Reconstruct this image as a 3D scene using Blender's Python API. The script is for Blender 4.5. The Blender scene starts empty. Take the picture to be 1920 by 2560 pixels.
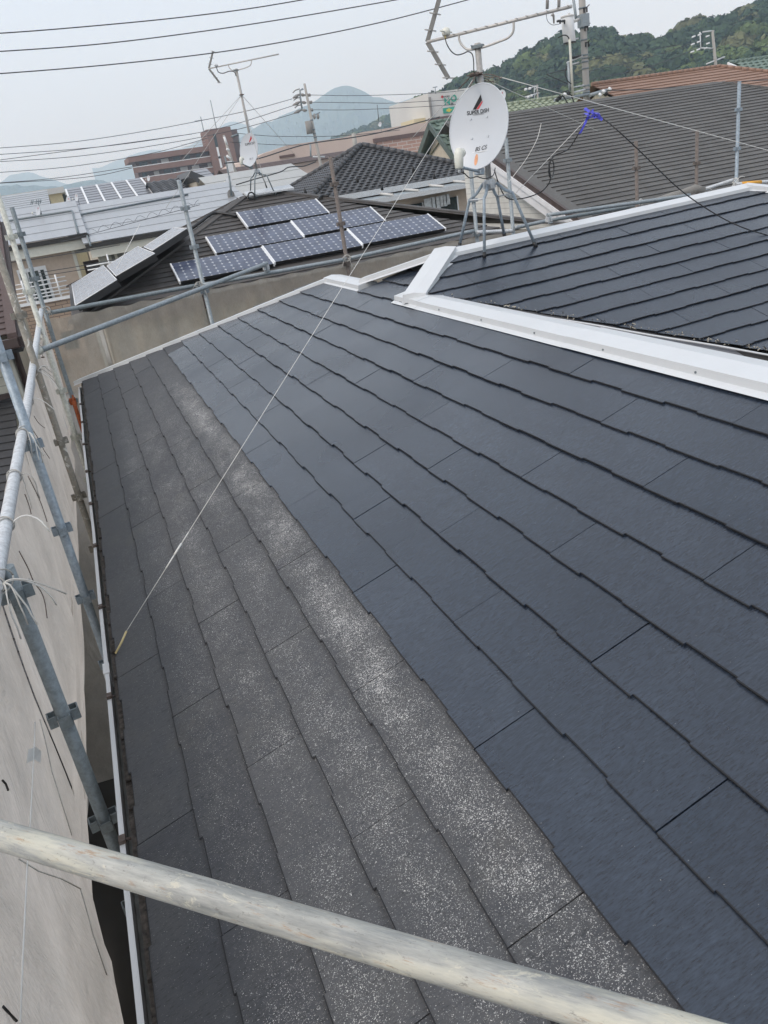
import bpy, bmesh, math, random
import numpy as np
from mathutils import Vector, Matrix
random.seed(7)
sc = bpy.context.scene
# ------------------------------------------------------------------ camera
F, YAW, PIT, ROL = 1945.58556, 0.308046748, 0.411257742, -0.160383076
CAM = np.array([-0.577305376, -1.38898370, 1.33276573])
TH = 0.337453817
T = math.tan(TH)
def _rot(a, b, c):
    fw0 = np.array([math.sin(a), math.cos(a), 0.]); rt = np.array([math.cos(a), -math.sin(a), 0.]); up = np.array([0, 0, 1.])
    fw = fw0*math.cos(b) - up*math.sin(b); uc = fw0*math.sin(b) + up*math.cos(b)
    return np.array([rt*math.cos(c)+uc*math.sin(c), -(-rt*math.sin(c)+uc*math.cos(c)), fw])
RC = _rot(YAW, PIT, ROL)
cd = bpy.data.cameras.new('camera'); cam = bpy.data.objects.new('camera', cd); sc.collection.objects.link(cam)
cam.matrix_world = Matrix(((RC[0][0], -RC[1][0], -RC[2][0], CAM[0]), (RC[0][1], -RC[1][1], -RC[2][1], CAM[1]),
                           (RC[0][2], -RC[1][2], -RC[2][2], CAM[2]), (0, 0, 0, 1)))
cd.sensor_fit = 'VERTICAL'; cd.sensor_height = 24.0; cd.lens = 24.0*F/2560
cd.clip_start = 0.05; cd.clip_end = 30000
sc.camera = cam
sc.render.resolution_x = 768; sc.render.resolution_y = 1024
# ------------------------------------------------------------------ world, sun, exposure
SUN_EL, SUN_AZ = math.radians(48), math.radians(248)
w = bpy.data.worlds.new('World'); sc.world = w; w.use_nodes = True
nt = w.node_tree; nt.nodes.clear()
wo = nt.nodes.new('ShaderNodeOutputWorld')
sky = nt.nodes.new('ShaderNodeTexSky'); sky.sky_type = 'NISHITA'; sky.sun_disc = False
sky.sun_elevation = SUN_EL; sky.sun_rotation = SUN_AZ; sky.dust_density = 4.0
b1 = nt.nodes.new('ShaderNodeBackground'); b1.inputs[1].default_value = 0.05
nt.links.new(sky.outputs[0], b1.inputs[0])
tc = nt.nodes.new('ShaderNodeTexCoord'); sx = nt.nodes.new('ShaderNodeSeparateXYZ'); nt.links.new(tc.outputs['Generated'], sx.inputs[0])
cr = nt.nodes.new('ShaderNodeValToRGB'); nt.links.new(sx.outputs[2], cr.inputs[0])
cr.color_ramp.elements[0].position = 0.0; cr.color_ramp.elements[0].color = (0.66, 0.74, 0.83, 1)
cr.color_ramp.elements[1].position = 1.0; cr.color_ramp.elements[1].color = (0.80, 0.87, 0.97, 1)
e = cr.color_ramp.elements.new(0.3); e.color = (0.70, 0.77, 0.87, 1)
nz = nt.nodes.new('ShaderNodeTexNoise'); nz.inputs['Scale'].default_value = 1.6; nz.inputs['Detail'].default_value = 3
nt.links.new(tc.outputs['Generated'], nz.inputs[0])
nm = nt.nodes.new('ShaderNodeMapRange'); nm.inputs[3].default_value = 0.93; nm.inputs[4].default_value = 1.07; nt.links.new(nz.outputs[0], nm.inputs[0])
b2 = nt.nodes.new('ShaderNodeBackground'); nt.links.new(cr.outputs[0], b2.inputs[0]); nt.links.new(nm.outputs[0], b2.inputs[1])
ad = nt.nodes.new('ShaderNodeAddShader'); nt.links.new(b1.outputs[0], ad.inputs[0]); nt.links.new(b2.outputs[0], ad.inputs[1])
nt.links.new(ad.outputs[0], wo.inputs['Surface'])
sl = bpy.data.lights.new('sun', 'SUN'); so = bpy.data.objects.new('sun', sl); sc.collection.objects.link(so)
sl.energy = 1.5; sl.angle = math.radians(18); sl.color = (1.0, 0.97, 0.93)
sd = Vector((math.sin(SUN_AZ)*math.cos(SUN_EL), math.cos(SUN_AZ)*math.cos(SUN_EL), math.sin(SUN_EL)))
so.rotation_euler = (-sd).to_track_quat('-Z', 'Y').to_euler(); so.location = (0, 0, 60)
sc.view_settings.view_transform = 'Standard'; sc.view_settings.look = 'None'; sc.view_settings.gamma = 1
sc.view_settings.exposure = 0.0
sc.cycles.use_denoising = True
sc.cycles.max_bounces = 10; sc.cycles.volume_bounces = 8; sc.cycles.transparent_max_bounces = 16
# ------------------------------------------------------------------ unprojection
def ray(px, py): return RC.T @ np.array([(px-960)/F, (py-1280)/F, 1.0])
def X(px, py, **k):
    r = ray(px, py)
    for i, a in enumerate('xyz'):
        if a in k: return Vector(CAM + r*((k[a]-CAM[i])/r[i]))
    return Vector(CAM + r*k['d'])
def onp(px, py, n, pt):
    r = ray(px, py); n = np.array(n, float); pt = np.array(pt, float)
    return Vector(CAM + r*((n@(pt-CAM))/(n@r)))
def along(M, d, px, py):
    M = np.array(M, float); d = np.array(d, float); d /= np.linalg.norm(d); r = ray(px, py); r /= np.linalg.norm(r)
    w0 = M-CAM; a = d@d; b = d@r; c = r@r; dd = d@w0; ee = r@w0
    return Vector(M + d*((b*ee-c*dd)/(a*c-b*b)))
# ------------------------------------------------------------------ materials
def new_mat(name):
    m = bpy.data.materials.new(name); m.use_nodes = True; n = m.node_tree
    return m, n, n.nodes['Principled BSDF']
def N(n, t, **k):
    x = n.nodes.new(t)
    for a, v in k.items():
        if a.startswith('i_'): x.inputs[int(a[2:])].default_value = v
        else: setattr(x, a, v)
    return x
def ramp(n, src, stops, interp='LINEAR'):
    r = N(n, 'ShaderNodeValToRGB'); e = r.color_ramp.elements; r.color_ramp.interpolation = interp
    while len(e) < len(stops): e.new(0.5)
    for i, (p, c) in enumerate(stops):
        e[i].position = p; e[i].color = (*c, 1) if len(c) == 3 else c
    n.links.new(src, r.inputs[0]); return r
def noise(n, scale, detail=4, rough=0.55, stretch=None, coord='Object', dist=0):
    tc = N(n, 'ShaderNodeTexCoord'); mp = N(n, 'ShaderNodeMapping')
    if stretch: mp.inputs['Scale'].default_value = stretch
    n.links.new(tc.outputs[coord], mp.inputs[0])
    t = N(n, 'ShaderNodeTexNoise'); t.inputs['Scale'].default_value = scale; t.inputs['Detail'].default_value = detail
    t.inputs['Roughness'].default_value = rough; t.inputs['Distortion'].default_value = dist
    n.links.new(mp.outputs[0], t.inputs[0]); return t
def mixc(n, fac, a, b, mode='MIX'):
    m = N(n, 'ShaderNodeMix', data_type='RGBA', blend_type=mode)
    if isinstance(fac, float): m.inputs[0].default_value = fac
    else: n.links.new(fac, m.inputs[0])
    for i, v in ((6, a), (7, b)):
        if isinstance(v, tuple): m.inputs[i].default_value = (*v, 1)
        else: n.links.new(v, m.inputs[i])
    return m.outputs[2]
def math_(n, op, a, b=0.5, clamp=False):
    m = N(n, 'ShaderNodeMath', operation=op); m.use_clamp = clamp
    for i, v in enumerate((a, b)):
        if isinstance(v, (int, float)): m.inputs[i].default_value = v
        else: n.links.new(v, m.inputs[i])
    return m.outputs[0]
def bump(n, bs, h, s=0.3, d=0.01):
    b = N(n, 'ShaderNodeBump'); b.inputs['Strength'].default_value = s; b.inputs['Distance'].default_value = d
    n.links.new(h, b.inputs['Height']); n.links.new(b.outputs[0], bs.inputs['Normal']); return b
def simple(name, col, rough=0.6, metal=0.0, var=0.15, scale=6, bmp=0.0, spec=0.5, stretch=None):
    m, n, bs = new_mat(name); t = noise(n, scale, 5, stretch=stretch)
    lo = tuple(c*(1-var) for c in col); hi = tuple(min(1, c*(1+var)) for c in col)
    r = ramp(n, t.outputs[0], [(0.3, lo), (0.7, hi)]); n.links.new(r.outputs[0], bs.inputs['Base Color'])
    bs.inputs['Roughness'].default_value = rough; bs.inputs['Metallic'].default_value = metal; bs.inputs['Specular IOR Level'].default_value = spec
    if bmp: bump(n, bs, t.outputs[0], bmp)
    return m
M = {}
def slate_painted(name, grain):
    # grain: stretch vector so the fine ribs run up the slope
    m, n, bs = new_mat(name)
    a = noise(n, 9, 4, 0.6); b = noise(n, 270, 3, 0.65, stretch=grain); c = noise(n, 1.3, 3, 0.5)
    v = N(n, 'ShaderNodeVertexColor', layer_name='Col')
    base = mixc(n, v.outputs[0], (0.015, 0.023, 0.037), (0.028, 0.037, 0.053))
    base = mixc(n, ramp(n, a.outputs[0], [(0.35, (0, 0, 0)), (0.7, (1, 1, 1))]).outputs[0], base, (0.020, 0.028, 0.043))
    dk = ramp(n, b.outputs[0], [(0.30, (0.40, 0.40, 0.42)), (0.52, (1, 1, 1)), (0.72, (1.25, 1.25, 1.25))])
    base = mixc(n, 1.0, base, dk.outputs[0], 'MULTIPLY')
    g3 = tuple(v * (0.5 if v < 0.5 else 1.0) for v in grain); rib = noise(n, 150, 3, 0.65, stretch=grain)
    base = mixc(n, 1.0, base, ramp(n, rib.outputs[0], [(0.34, (0.80, 0.80, 0.81)), (0.50, (1.05, 1.05, 1.05)), (0.66, (1.28, 1.28, 1.27))]).outputs[0], 'MULTIPLY')
    big = noise(n, 2.6, 5, 0.62, stretch=(1.0, 0.5, 1.0)); base = mixc(n, 1.0, base, ramp(n, big.outputs[0], [(0.3, (0.82, 0.82, 0.84)), (0.7, (1.18, 1.17, 1.15))]).outputs[0], 'MULTIPLY')
    sp = noise(n, 120, 2, 0.8); base = mixc(n, ramp(n, sp.outputs[0], [(0.735, (0, 0, 0)), (0.76, (0.6,)*3)]).outputs[0], base, (0.32, 0.32, 0.31))
    n.links.new(base, bs.inputs['Base Color'])
    rr = ramp(n, c.outputs[0], [(0.3, (0.15,)*3), (0.7, (0.33,)*3)]); n.links.new(rr.outputs[0], bs.inputs['Roughness'])
    bs.inputs['Specular IOR Level'].default_value = 0.68
    h = math_(n, 'ADD', math_(n, 'MULTIPLY', b.outputs[0], 0.5), math_(n, 'MULTIPLY', rib.outputs[0], 0.35))
    bump(n, bs, h, 0.42, 0.004)
    return m
M['new_slate'] = slate_painted('fresh_dark_blue_grey_paint', (0.20, 1.0, 0.20))
M['new_slate_y'] = slate_painted('fresh_dark_blue_grey_paint_cross', (1.0, 0.20, 0.20))
def slate_old():
    m, n, bs = new_mat('weathered_slate')
    b = noise(n, 240, 3, 0.65, stretch=(0.20, 1.0, 0.20)); a = noise(n, 1.7, 4, 0.6); g = noise(n, 7, 4, 0.6)
    v = N(n, 'ShaderNodeVertexColor', layer_name='Col')
    base = mixc(n, v.outputs[0], (0.044, 0.046, 0.052), (0.064, 0.066, 0.071))
    base = mixc(n, ramp(n, g.outputs[0], [(0.4, (0, 0, 0)), (0.75, (0.6, 0.6, 0.6))]).outputs[0], base, (0.075, 0.076, 0.075))
    dk = ramp(n, b.outputs[0], [(0.32, (0.5, 0.5, 0.5)), (0.46, (1, 1, 1))]); base = mixc(n, 1.0, base, dk.outputs[0], 'MULTIPLY')
    # pale chalky flecks: dense along the middle of each row, heaviest on the row below the fresh paint
    tc = N(n, 'ShaderNodeTexCoord'); s = N(n, 'ShaderNodeSeparateXYZ'); n.links.new(tc.outputs['Object'], s.inputs[0])
    X_ = math_(n, 'ADD', s.outputs[0], 1.4)   # object origin sits at the house base
    row = math_(n, 'FRACT', math_(n, 'ADD', math_(n, 'DIVIDE', X_, 0.1717), 100.0))
    mid = math_(n, 'SINE', math_(n, 'MULTIPLY', row, math.pi))
    def mr(src, a0, a1, b0, b1):
        k = N(n, 'ShaderNodeMapRange'); k.interpolation_type = 'SMOOTHSTEP'
        for i, v_ in enumerate((a0, a1, b0, b1)): k.inputs[i+1].default_value = v_
        n.links.new(src, k.inputs[0]); return k.outputs[0]
    Y_ = math_(n, 'ADD', s.outputs[1], 2.5)
    dens = math_(n, 'ADD', math_(n, 'ADD', mr(X_, -0.90, -0.50, 0.12, 0.60), mr(X_, -0.24, -0.10, 0.0, 0.26)), 0.0)
    dens = math_(n, 'MULTIPLY', dens, mr(Y_, 7.6, 3.6, 0.15, 1.0))
    dens = math_(n, 'MULTIPLY', dens, math_(n, 'ADD', math_(n, 'MULTIPLY', mid, 0.3), 0.66))
    patch = ramp(n, noise(n, 4.5, 6, 0.72, stretch=(1.0, 0.6, 1.0)).outputs[0], [(0.30, (0.45,)*3), (0.70, (1.30,)*3)]).outputs[0]
    dens = math_(n, 'MULTIPLY', dens, patch)
    f1 = noise(n, 175, 3, 0.8, stretch=(1.0, 1.0, 1.0), dist=1.2); f2 = noise(n, 330, 1, 0.6); f3 = noise(n, 38, 3, 0.6)
    thr = math_(n, 'SUBTRACT', 0.70, math_(n, 'MULTIPLY', dens, 0.186))
    fl = math_(n, 'MULTIPLY', math_(n, 'SUBTRACT', f1.outputs[0], thr), 14.0, True)
    fl2 = math_(n, 'MULTIPLY', math_(n, 'SUBTRACT', f2.outputs[0], math_(n, 'SUBTRACT', 0.76, math_(n, 'MULTIPLY', dens, 0.22))), 12.0, True)
    fl = math_(n, 'MAXIMUM', fl, fl2)
    chalk = math_(n, 'MULTIPLY', math_(n, 'MULTIPLY', dens, ramp(n, f3.outputs[0], [(0.35, (0, 0, 0)), (0.75, (1, 1, 1))]).outputs[0]), 0.13, True)
    base = mixc(n, chalk, base, (0.34, 0.33, 0.31))
    base = mixc(n, math_(n, 'MULTIPLY', fl, 0.85), base, (0.66, 0.65, 0.62))
    # dirt collecting just under each lap, and a little brown soiling
    lap = mr(row, 0.90, 1.0, 0.0, 0.30); base = mixc(n, lap, base, (0.030, 0.030, 0.032))
    soil = ramp(n, noise(n, 2.2, 5, 0.7).outputs[0], [(0.60, (0, 0, 0)), (0.78, (0.35,)*3)]).outputs[0]; base = mixc(n, soil, base, (0.115, 0.105, 0.082))
    n.links.new(base, bs.inputs['Base Color']); bs.inputs['Roughness'].default_value = 0.72
    bump(n, bs, b.outputs[0], 0.5, 0.004)
    return m
M['old_slate'] = slate_old()
def painted_white(name, col=(0.80, 0.82, 0.84), dirt=0.25, rough=0.35):
    m, n, bs = new_mat(name); t = noise(n, 3, 5); t2 = noise(n, 40, 3, 0.7)
    base = mixc(n, ramp(n, t.outputs[0], [(0.45, (0, 0, 0)), (0.8, (dirt,)*3)]).outputs[0], col, tuple(c*0.75 for c in col))
    base = mixc(n, ramp(n, t2.outputs[0], [(0.66, (0, 0, 0)), (0.74, (dirt*0.8,)*3)]).outputs[0], base, (0.42, 0.40, 0.37))
    n.links.new(base, bs.inputs['Base Color']); bs.inputs['Roughness'].default_value = rough
    bump(n, bs, t.outputs[0], 0.08); return m
M['white_cap'] = painted_white('white_primer_metal', (0.60, 0.62, 0.63), 0.30)
M['gutter_white'] = painted_white('white_vinyl', (0.74, 0.75, 0.75), 0.3)
M['gutter_in'] = simple('gutter_inside_grime', (0.36, 0.36, 0.33), 0.7, var=0.35, scale=20)
def pipe_mat(name, col, rust=0.0, pale=0.0, metal=0.25, rough=0.5, rcol=(0.22, 0.09, 0.04)):
    m, n, bs = new_mat(name); t = noise(n, 38, 6, 0.7); t2 = noise(n, 13, 5, 0.65, dist=1.0); t3 = noise(n, 90, 3, 0.6)
    base = mixc(n, ramp(n, t.outputs[0], [(0.35, (0, 0, 0)), (0.7, (1, 1, 1))]).outputs[0], tuple(c*0.72 for c in col), tuple(min(1, c*1.2) for c in col))
    if pale: base = mixc(n, ramp(n, t2.outputs[0], [(0.62-pale*0.3, (0, 0, 0)), (0.68-pale*0.2, (1, 1, 1))]).outputs[0], base, (0.58, 0.57, 0.52))
    if rust: base = mixc(n, ramp(n, t2.outputs[0], [(0.40-rust*0.1, (1, 1, 1)), (0.60-rust*0.08, (0, 0, 0))]).outputs[0] if rust > 0.5 else ramp(n, t.outputs[0], [(0.62-rust*0.1, (0, 0, 0)), (0.72, (0.8, 0.8, 0.8))]).outputs[0], base, rcol)
    base = mixc(n, ramp(n, t3.outputs[0], [(0.66, (0, 0, 0)), (0.72, (0.5, 0.5, 0.5))]).outputs[0], base, (0.08, 0.08, 0.075))
    n.links.new(base, bs.inputs['Base Color']); bs.inputs['Metallic'].default_value = metal; bs.inputs['Roughness'].default_value = rough
    bump(n, bs, t.outputs[0], 0.25, 0.003); return m
M['galv'] = pipe_mat('galvanised_steel', (0.30, 0.34, 0.36))
M['galv_dark'] = pipe_mat('dull_blue_grey_steel', (0.20, 0.235, 0.25))
M['galv_pale'] = pipe_mat('worn_pale_galvanised_steel', (0.60, 0.62, 0.63), metal=0.1)
M['galv_blue'] = pipe_mat('bluish_galvanised_steel', (0.31, 0.37, 0.42))
M['cream_pipe'] = pipe_mat('cream_painted_pipe', (0.56, 0.57, 0.51), metal=0.0, rough=0.6)
M['rust_pipe'] = pipe_mat('rusty_scaffold_pipe', (0.26, 0.245, 0.21), rust=0.45, pale=0.15, metal=0.0, rough=0.8)
M['mottled'] = pipe_mat('mottled_grey_pipe', (0.17, 0.155, 0.155), rust=0.25, metal=0.0, rough=0.8, rcol=(0.09, 0.06, 0.05))
M['brown_post'] = pipe_mat('weathered_brown_grey_pipe', (0.17, 0.145, 0.13), rust=0.2, metal=0.05, rough=0.8)
def front_pipe_mat():
    m, n, bs = new_mat('old_zinc_pipe_with_rust_streaks')
    # run along the pipe: object local X is the pipe axis
    a = noise(n, 26, 6, 0.7, stretch=(0.22, 1.5, 1.5)); b = noise(n, 62, 6, 0.75, stretch=(0.2, 1.3, 1.3)); c = noise(n, 120, 4, 0.75, stretch=(0.5, 1, 1)); d = noise(n, 12, 5, 0.6, stretch=(0.4, 1.8, 1.8))
    base = mixc(n, ramp(n, a.outputs[0], [(0.3, (0, 0, 0)), (0.65, (1, 1, 1))]).outputs[0], (0.17, 0.18, 0.175), (0.48, 0.475, 0.43))
    base = mixc(n, ramp(n, d.outputs[0], [(0.52, (0, 0, 0)), (0.66, (0.75,)*3)]).outputs[0], base, (0.56, 0.54, 0.44))
    base = mixc(n, ramp(n, b.outputs[0], [(0.57, (0, 0, 0)), (0.66, (0.7,)*3)]).outputs[0], base, (0.33, 0.20, 0.105))
    base = mixc(n, ramp(n, b.outputs[0], [(0.27, (0.7,)*3), (0.36, (0, 0, 0))]).outputs[0], base, (0.16, 0.18, 0.21))
    base = mixc(n, ramp(n, c.outputs[0], [(0.60, (0, 0, 0)), (0.68, (0.6,)*3)]).outputs[0], base, (0.14, 0.13, 0.12))
    e1 = noise(n, 48, 6, 0.8, stretch=(0.12, 1.6, 1.6)); base = mixc(n, ramp(n, e1.outputs[0], [(0.30, (0.55,)*3), (0.46, (0, 0, 0))]).outputs[0], base, (0.17, 0.19, 0.21))
    e2 = noise(n, 20, 6, 0.8, stretch=(0.5, 1.3, 1.3), dist=1.5); base = mixc(n, ramp(n, e2.outputs[0], [(0.58, (0, 0, 0)), (0.64, (0.6,)*3)]).outputs[0], base, (0.60, 0.56, 0.44))
    n.links.new(base, bs.inputs['Base Color']); bs.inputs['Roughness'].default_value = 0.62; bs.inputs['Metallic'].default_value = 0.08
    bump(n, bs, b.outputs[0], 0.35, 0.003); return m
M['front_pipe'] = front_pipe_mat()
def mesh_mat(name, col, transp=0.3):
    m = bpy.data.materials.new(name); m.use_nodes = True; n = m.node_tree; n.nodes.clear()
    o = N(n, 'ShaderNodeOutputMaterial'); tr = N(n, 'ShaderNodeBsdfTransparent'); df = N(n, 'ShaderNodeBsdfDiffuse'); tl = N(n, 'ShaderNodeBsdfTranslucent')
    t = noise(n, 2.2, 5, 0.6); t2 = noise(n, 12, 4, 0.7, stretch=(1, 1, 0.25), dist=2.0); t3 = noise(n, 330, 1, 0.5, stretch=(1, 1, 0.08))
    c = mixc(n, ramp(n, t.outputs[0], [(0.35, (0, 0, 0)), (0.7, (1, 1, 1))]).outputs[0], tuple(x*0.82 for x in col), tuple(min(1, x*1.12) for x in col))
    c = mixc(n, ramp(n, t2.outputs[0], [(0.72, (0, 0, 0)), (0.76, (0.9,)*3)]).outputs[0], c, tuple(x*0.3 for x in col))
    c = mixc(n, ramp(n, t3.outputs[0], [(0.4, (0.12,)*3), (0.6, (0, 0, 0))]).outputs[0], c, (0.05, 0.05, 0.05))
    n.links.new(c, df.inputs[0]); n.links.new(c, tl.inputs[0])
    m1 = N(n, 'ShaderNodeMixShader', i_0=0.6); n.links.new(df.outputs[0], m1.inputs[1]); n.links.new(tl.outputs[0], m1.inputs[2])
    fb = noise(n, 3.0, 6, 0.65, stretch=(1, 1, 0.35), dist=1.5); bb = N(n, 'ShaderNodeBump'); bb.inputs['Strength'].default_value = 0.9; bb.inputs['Distance'].default_value = 0.06
    n.links.new(fb.outputs[0], bb.inputs['Height']); n.links.new(bb.outputs[0], df.inputs['Normal']); n.links.new(bb.outputs[0], tl.inputs['Normal'])
    m2 = N(n, 'ShaderNodeMixShader', i_0=1-transp); n.links.new(tr.outputs[0], m2.inputs[1]); n.links.new(m1.outputs[0], m2.inputs[2])
    n.links.new(m2.outputs[0], o.inputs[0]); return m
M['mesh_grey'] = mesh_mat('grey_safety_mesh', (0.64, 0.61, 0.57), 0.08)
M['mesh_beige'] = mesh_mat('thin_beige_safety_mesh', (0.74, 0.67, 0.56), 0.50)
M['mesh_roll'] = mesh_mat('gathered_grey_mesh', (0.55, 0.53, 0.50), 0.0)
def groove_mat(name, col, pitch, axis='z', depth=0.5, rough=0.7, joint=None, var=0.1):
    m, n, bs = new_mat(name); tc = N(n, 'ShaderNodeTexCoord'); s = N(n, 'ShaderNodeSeparateXYZ'); n.links.new(tc.outputs['Object'], s.inputs[0])
    z = math_(n, 'FRACT', math_(n, 'DIVIDE', math_(n, 'ADD', s.outputs['xyz'.index(axis)], 500.0), pitch))
    g = math_(n, 'LESS_THAN', z, 0.12)
    t = noise(n, 4, 4)
    c = mixc(n, ramp(n, t.outputs[0], [(0.3, (0, 0, 0)), (0.7, (1, 1, 1))]).outputs[0], tuple(x*(1-var) for x in col), tuple(min(1, x*(1+var)) for x in col))
    c = mixc(n, math_(n, 'MULTIPLY', g, depth), c, tuple(x*0.35 for x in col))
    n.links.new(c, bs.inputs['Base Color']); bs.inputs['Roughness'].default_value = rough
    bump(n, bs, z, 0.3, 0.01); return m
M['siding_white'] = groove_mat('white_lap_siding', (0.66, 0.66, 0.62), 0.115)
M['siding_cream'] = groove_mat('cream_lap_siding', (0.58, 0.56, 0.47), 0.13)
M['siding_grey'] = groove_mat('grey_beige_siding', (0.40, 0.38, 0.33), 0.3, depth=0.35)
def brick_mat(name, c1, c2, mortar, bw, bh, dirv=(1, 0)):
    m, n, bs = new_mat(name); tc = N(n, 'ShaderNodeTexCoord'); s = N(n, 'ShaderNodeSeparateXYZ'); n.links.new(tc.outputs['Object'], s.inputs[0])
    cb = N(n, 'ShaderNodeCombineXYZ'); n.links.new(math_(n, 'ADD', s.outputs[0], s.outputs[1]), cb.inputs[0]); n.links.new(s.outputs[2], cb.inputs[1])
    b = N(n, 'ShaderNodeTexBrick'); b.inputs['Color1'].default_value = (*c1, 1); b.inputs['Color2'].default_value = (*c2, 1); b.inputs['Mortar'].default_value = (*mortar, 1)
    b.inputs['Scale'].default_value = 1; b.inputs['Brick Width'].default_value = bw; b.inputs['Row Height'].default_value = bh; b.inputs['Mortar Size'].default_value = bh*0.10
    n.links.new(cb.outputs[0], b.inputs[0]); n.links.new(b.outputs[0], bs.inputs['Base Color']); bs.inputs['Roughness'].default_value = 0.8
    return m
M['brick_beige'] = brick_mat('brown_beige_brick_tile', (0.30, 0.22, 0.16), (0.36, 0.27, 0.20), (0.12, 0.09, 0.07), 0.5, 0.15)
M['brick_red'] = brick_mat('red_brick_tile', (0.40, 0.24, 0.19), (0.46, 0.28, 0.22), (0.55, 0.50, 0.45), 1.4, 0.45)
M['stucco'] = simple('beige_stucco', (0.50, 0.41, 0.33), 0.9, var=0.07, bmp=0.1)
M['stucco_grey'] = simple('grey_green_stucco', (0.30, 0.30, 0.26), 0.9, var=0.08)
M['cream_wall'] = simple('cream_wall', (0.56, 0.50, 0.40), 0.9, var=0.08)
M['yellow_wall'] = simple('pale_yellow_wall', (0.62, 0.53, 0.34), 0.9, var=0.06)
M['pink_wall'] = simple('pale_pink_concrete', (0.56, 0.45, 0.39), 0.9, var=0.06, scale=0.2)
M['sign_wall'] = simple('off_white_panel', (0.58, 0.57, 0.54), 0.8, var=0.05, scale=0.2)
M['brown_tile'] = simple('red_brown_wall_tile', (0.20, 0.115, 0.090), 0.7, var=0.10, scale=0.3)
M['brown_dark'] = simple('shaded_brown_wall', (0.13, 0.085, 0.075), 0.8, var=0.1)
M['white_frame'] = simple('white_aluminium', (0.75, 0.76, 0.76), 0.4, var=0.04)
M['trim_white'] = simple('white_bargeboard', (0.74, 0.75, 0.76), 0.5, var=0.05)
M['trim_cream'] = simple('cream_gutter', (0.62, 0.61, 0.53), 0.5, var=0.05)
M['trim_brown'] = simple('dark_brown_trim', (0.065, 0.045, 0.040), 0.5, var=0.15)
M['trim_green'] = simple('dark_green_trim', (0.09, 0.12, 0.105), 0.5, var=0.12)
M['black'] = simple('black_rubber', (0.012, 0.012, 0.013), 0.45, var=0.2)
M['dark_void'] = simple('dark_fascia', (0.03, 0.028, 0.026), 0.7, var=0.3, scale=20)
M['glass'] = simple('dark_window_glass', (0.025, 0.035, 0.035), 0.08, var=0.3, scale=2)
M['screen'] = simple('green_insect_screen', (0.035, 0.055, 0.05), 0.5, var=0.2)
M['concrete'] = simple('grey_concrete', (0.27, 0.26, 0.245), 0.9, var=0.15, scale=2, bmp=0.1)
M['pole'] = simple('utility_pole_concrete', (0.36, 0.345, 0.32), 0.9, var=0.12, scale=3, stretch=(1, 1, 0.3))
M['ground'] = simple('ground_concrete', (0.035, 0.033, 0.030), 0.95, var=0.25, scale=0.8)
M['soil'] = simple('town_ground', (0.30, 0.30, 0.29), 0.95, var=0.3, scale=0.02)
M['dish'] = simple('white_dish_enamel', (0.53, 0.56, 0.59), 0.35, var=0.03, scale=3)
M['lnb'] = simple('cream_plastic', (0.70, 0.70, 0.62), 0.45, var=0.03)
M['antenna'] = simple('oxidised_aluminium', (0.52, 0.50, 0.47), 0.5, 0.2, var=0.12, scale=30)
M['reflector'] = simple('dull_grey_aluminium', (0.20, 0.20, 0.19), 0.6, 0.2, var=0.15, scale=20)
M['mast'] = pipe_mat('weathered_mast_steel', (0.42, 0.41, 0.39), rust=0.3, metal=0.2, rcol=(0.26, 0.18, 0.12))
M['rustwire'] = simple('rusty_turnbuckle', (0.13, 0.10, 0.085), 0.7, var=0.4, scale=60)
M['string'] = simple('white_string', (0.72, 0.71, 0.67), 0.7, var=0.1)
M['yellow_end'] = simple('yellowed_sleeve', (0.62, 0.50, 0.25), 0.6, var=0.1)
M['tiewire'] = simple('grey_tie_cord', (0.42, 0.41, 0.38), 0.7, var=0.25, scale=40)
M['wire'] = simple('power_cable', (0.055, 0.06, 0.065), 0.6, var=0.1)
M['orange'] = simple('orange_tape', (0.75, 0.36, 0.03), 0.5, var=0.08)
M['bluetape'] = simple('blue_plastic_tape', (0.085, 0.085, 0.60), 0.4, var=0.25, scale=30)
M['red_clamp'] = simple('orange_red_rust', (0.35, 0.09, 0.03), 0.8, var=0.4, scale=40)
M['ink_black'] = simple('black_print', (0.012, 0.012, 0.014), 0.4, var=0.05)
M['ink_red'] = simple('red_print', (0.62, 0.08, 0.09), 0.4, var=0.05)
M['ink_green'] = simple('green_print', (0.02, 0.32, 0.22), 0.5, var=0.05)
M['ink_yellow'] = simple('yellow_print', (0.60, 0.55, 0.08), 0.5, var=0.05)
M['ink_dkred'] = simple('dark_red_print', (0.45, 0.02, 0.03), 0.5, var=0.05)
M['rust_stain'] = simple('rust_stain', (0.62, 0.30, 0.16), 0.6, var=0.2, scale=30)
M['cloth'] = simple('pale_laundry', (0.45, 0.47, 0.47), 0.8, var=0.3, scale=8)
M['awning'] = simple('pale_corrugated_awning', (0.30, 0.34, 0.36), 0.3, var=0.08)
M['kerb'] = M['concrete']
def roof_slate(name, c1, c2, streak=0.3, stretch=(2.0, 0.35, 0.35), rough=0.7, scale=2.2):
    m, n, bs = new_mat(name); a = noise(n, scale, 4, 0.6, stretch=stretch); b = noise(n, 25, 3, 0.6)
    v = N(n, 'ShaderNodeVertexColor', layer_name='Col')
    f = math_(n, 'ADD', math_(n, 'MULTIPLY', ramp(n, a.outputs[0], [(0.3, (0, 0, 0)), (0.7, (1, 1, 1))]).outputs[0], 1-streak), math_(n, 'MULTIPLY', v.outputs[0], streak))
    c = mixc(n, f, c1, c2); c = mixc(n, ramp(n, b.outputs[0], [(0.3, (0.3,)*3), (0.6, (0, 0, 0))]).outputs[0], c, tuple(x*0.5 for x in c1))
    n.links.new(c, bs.inputs['Base Color']); bs.inputs['Roughness'].default_value = rough; return m
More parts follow.
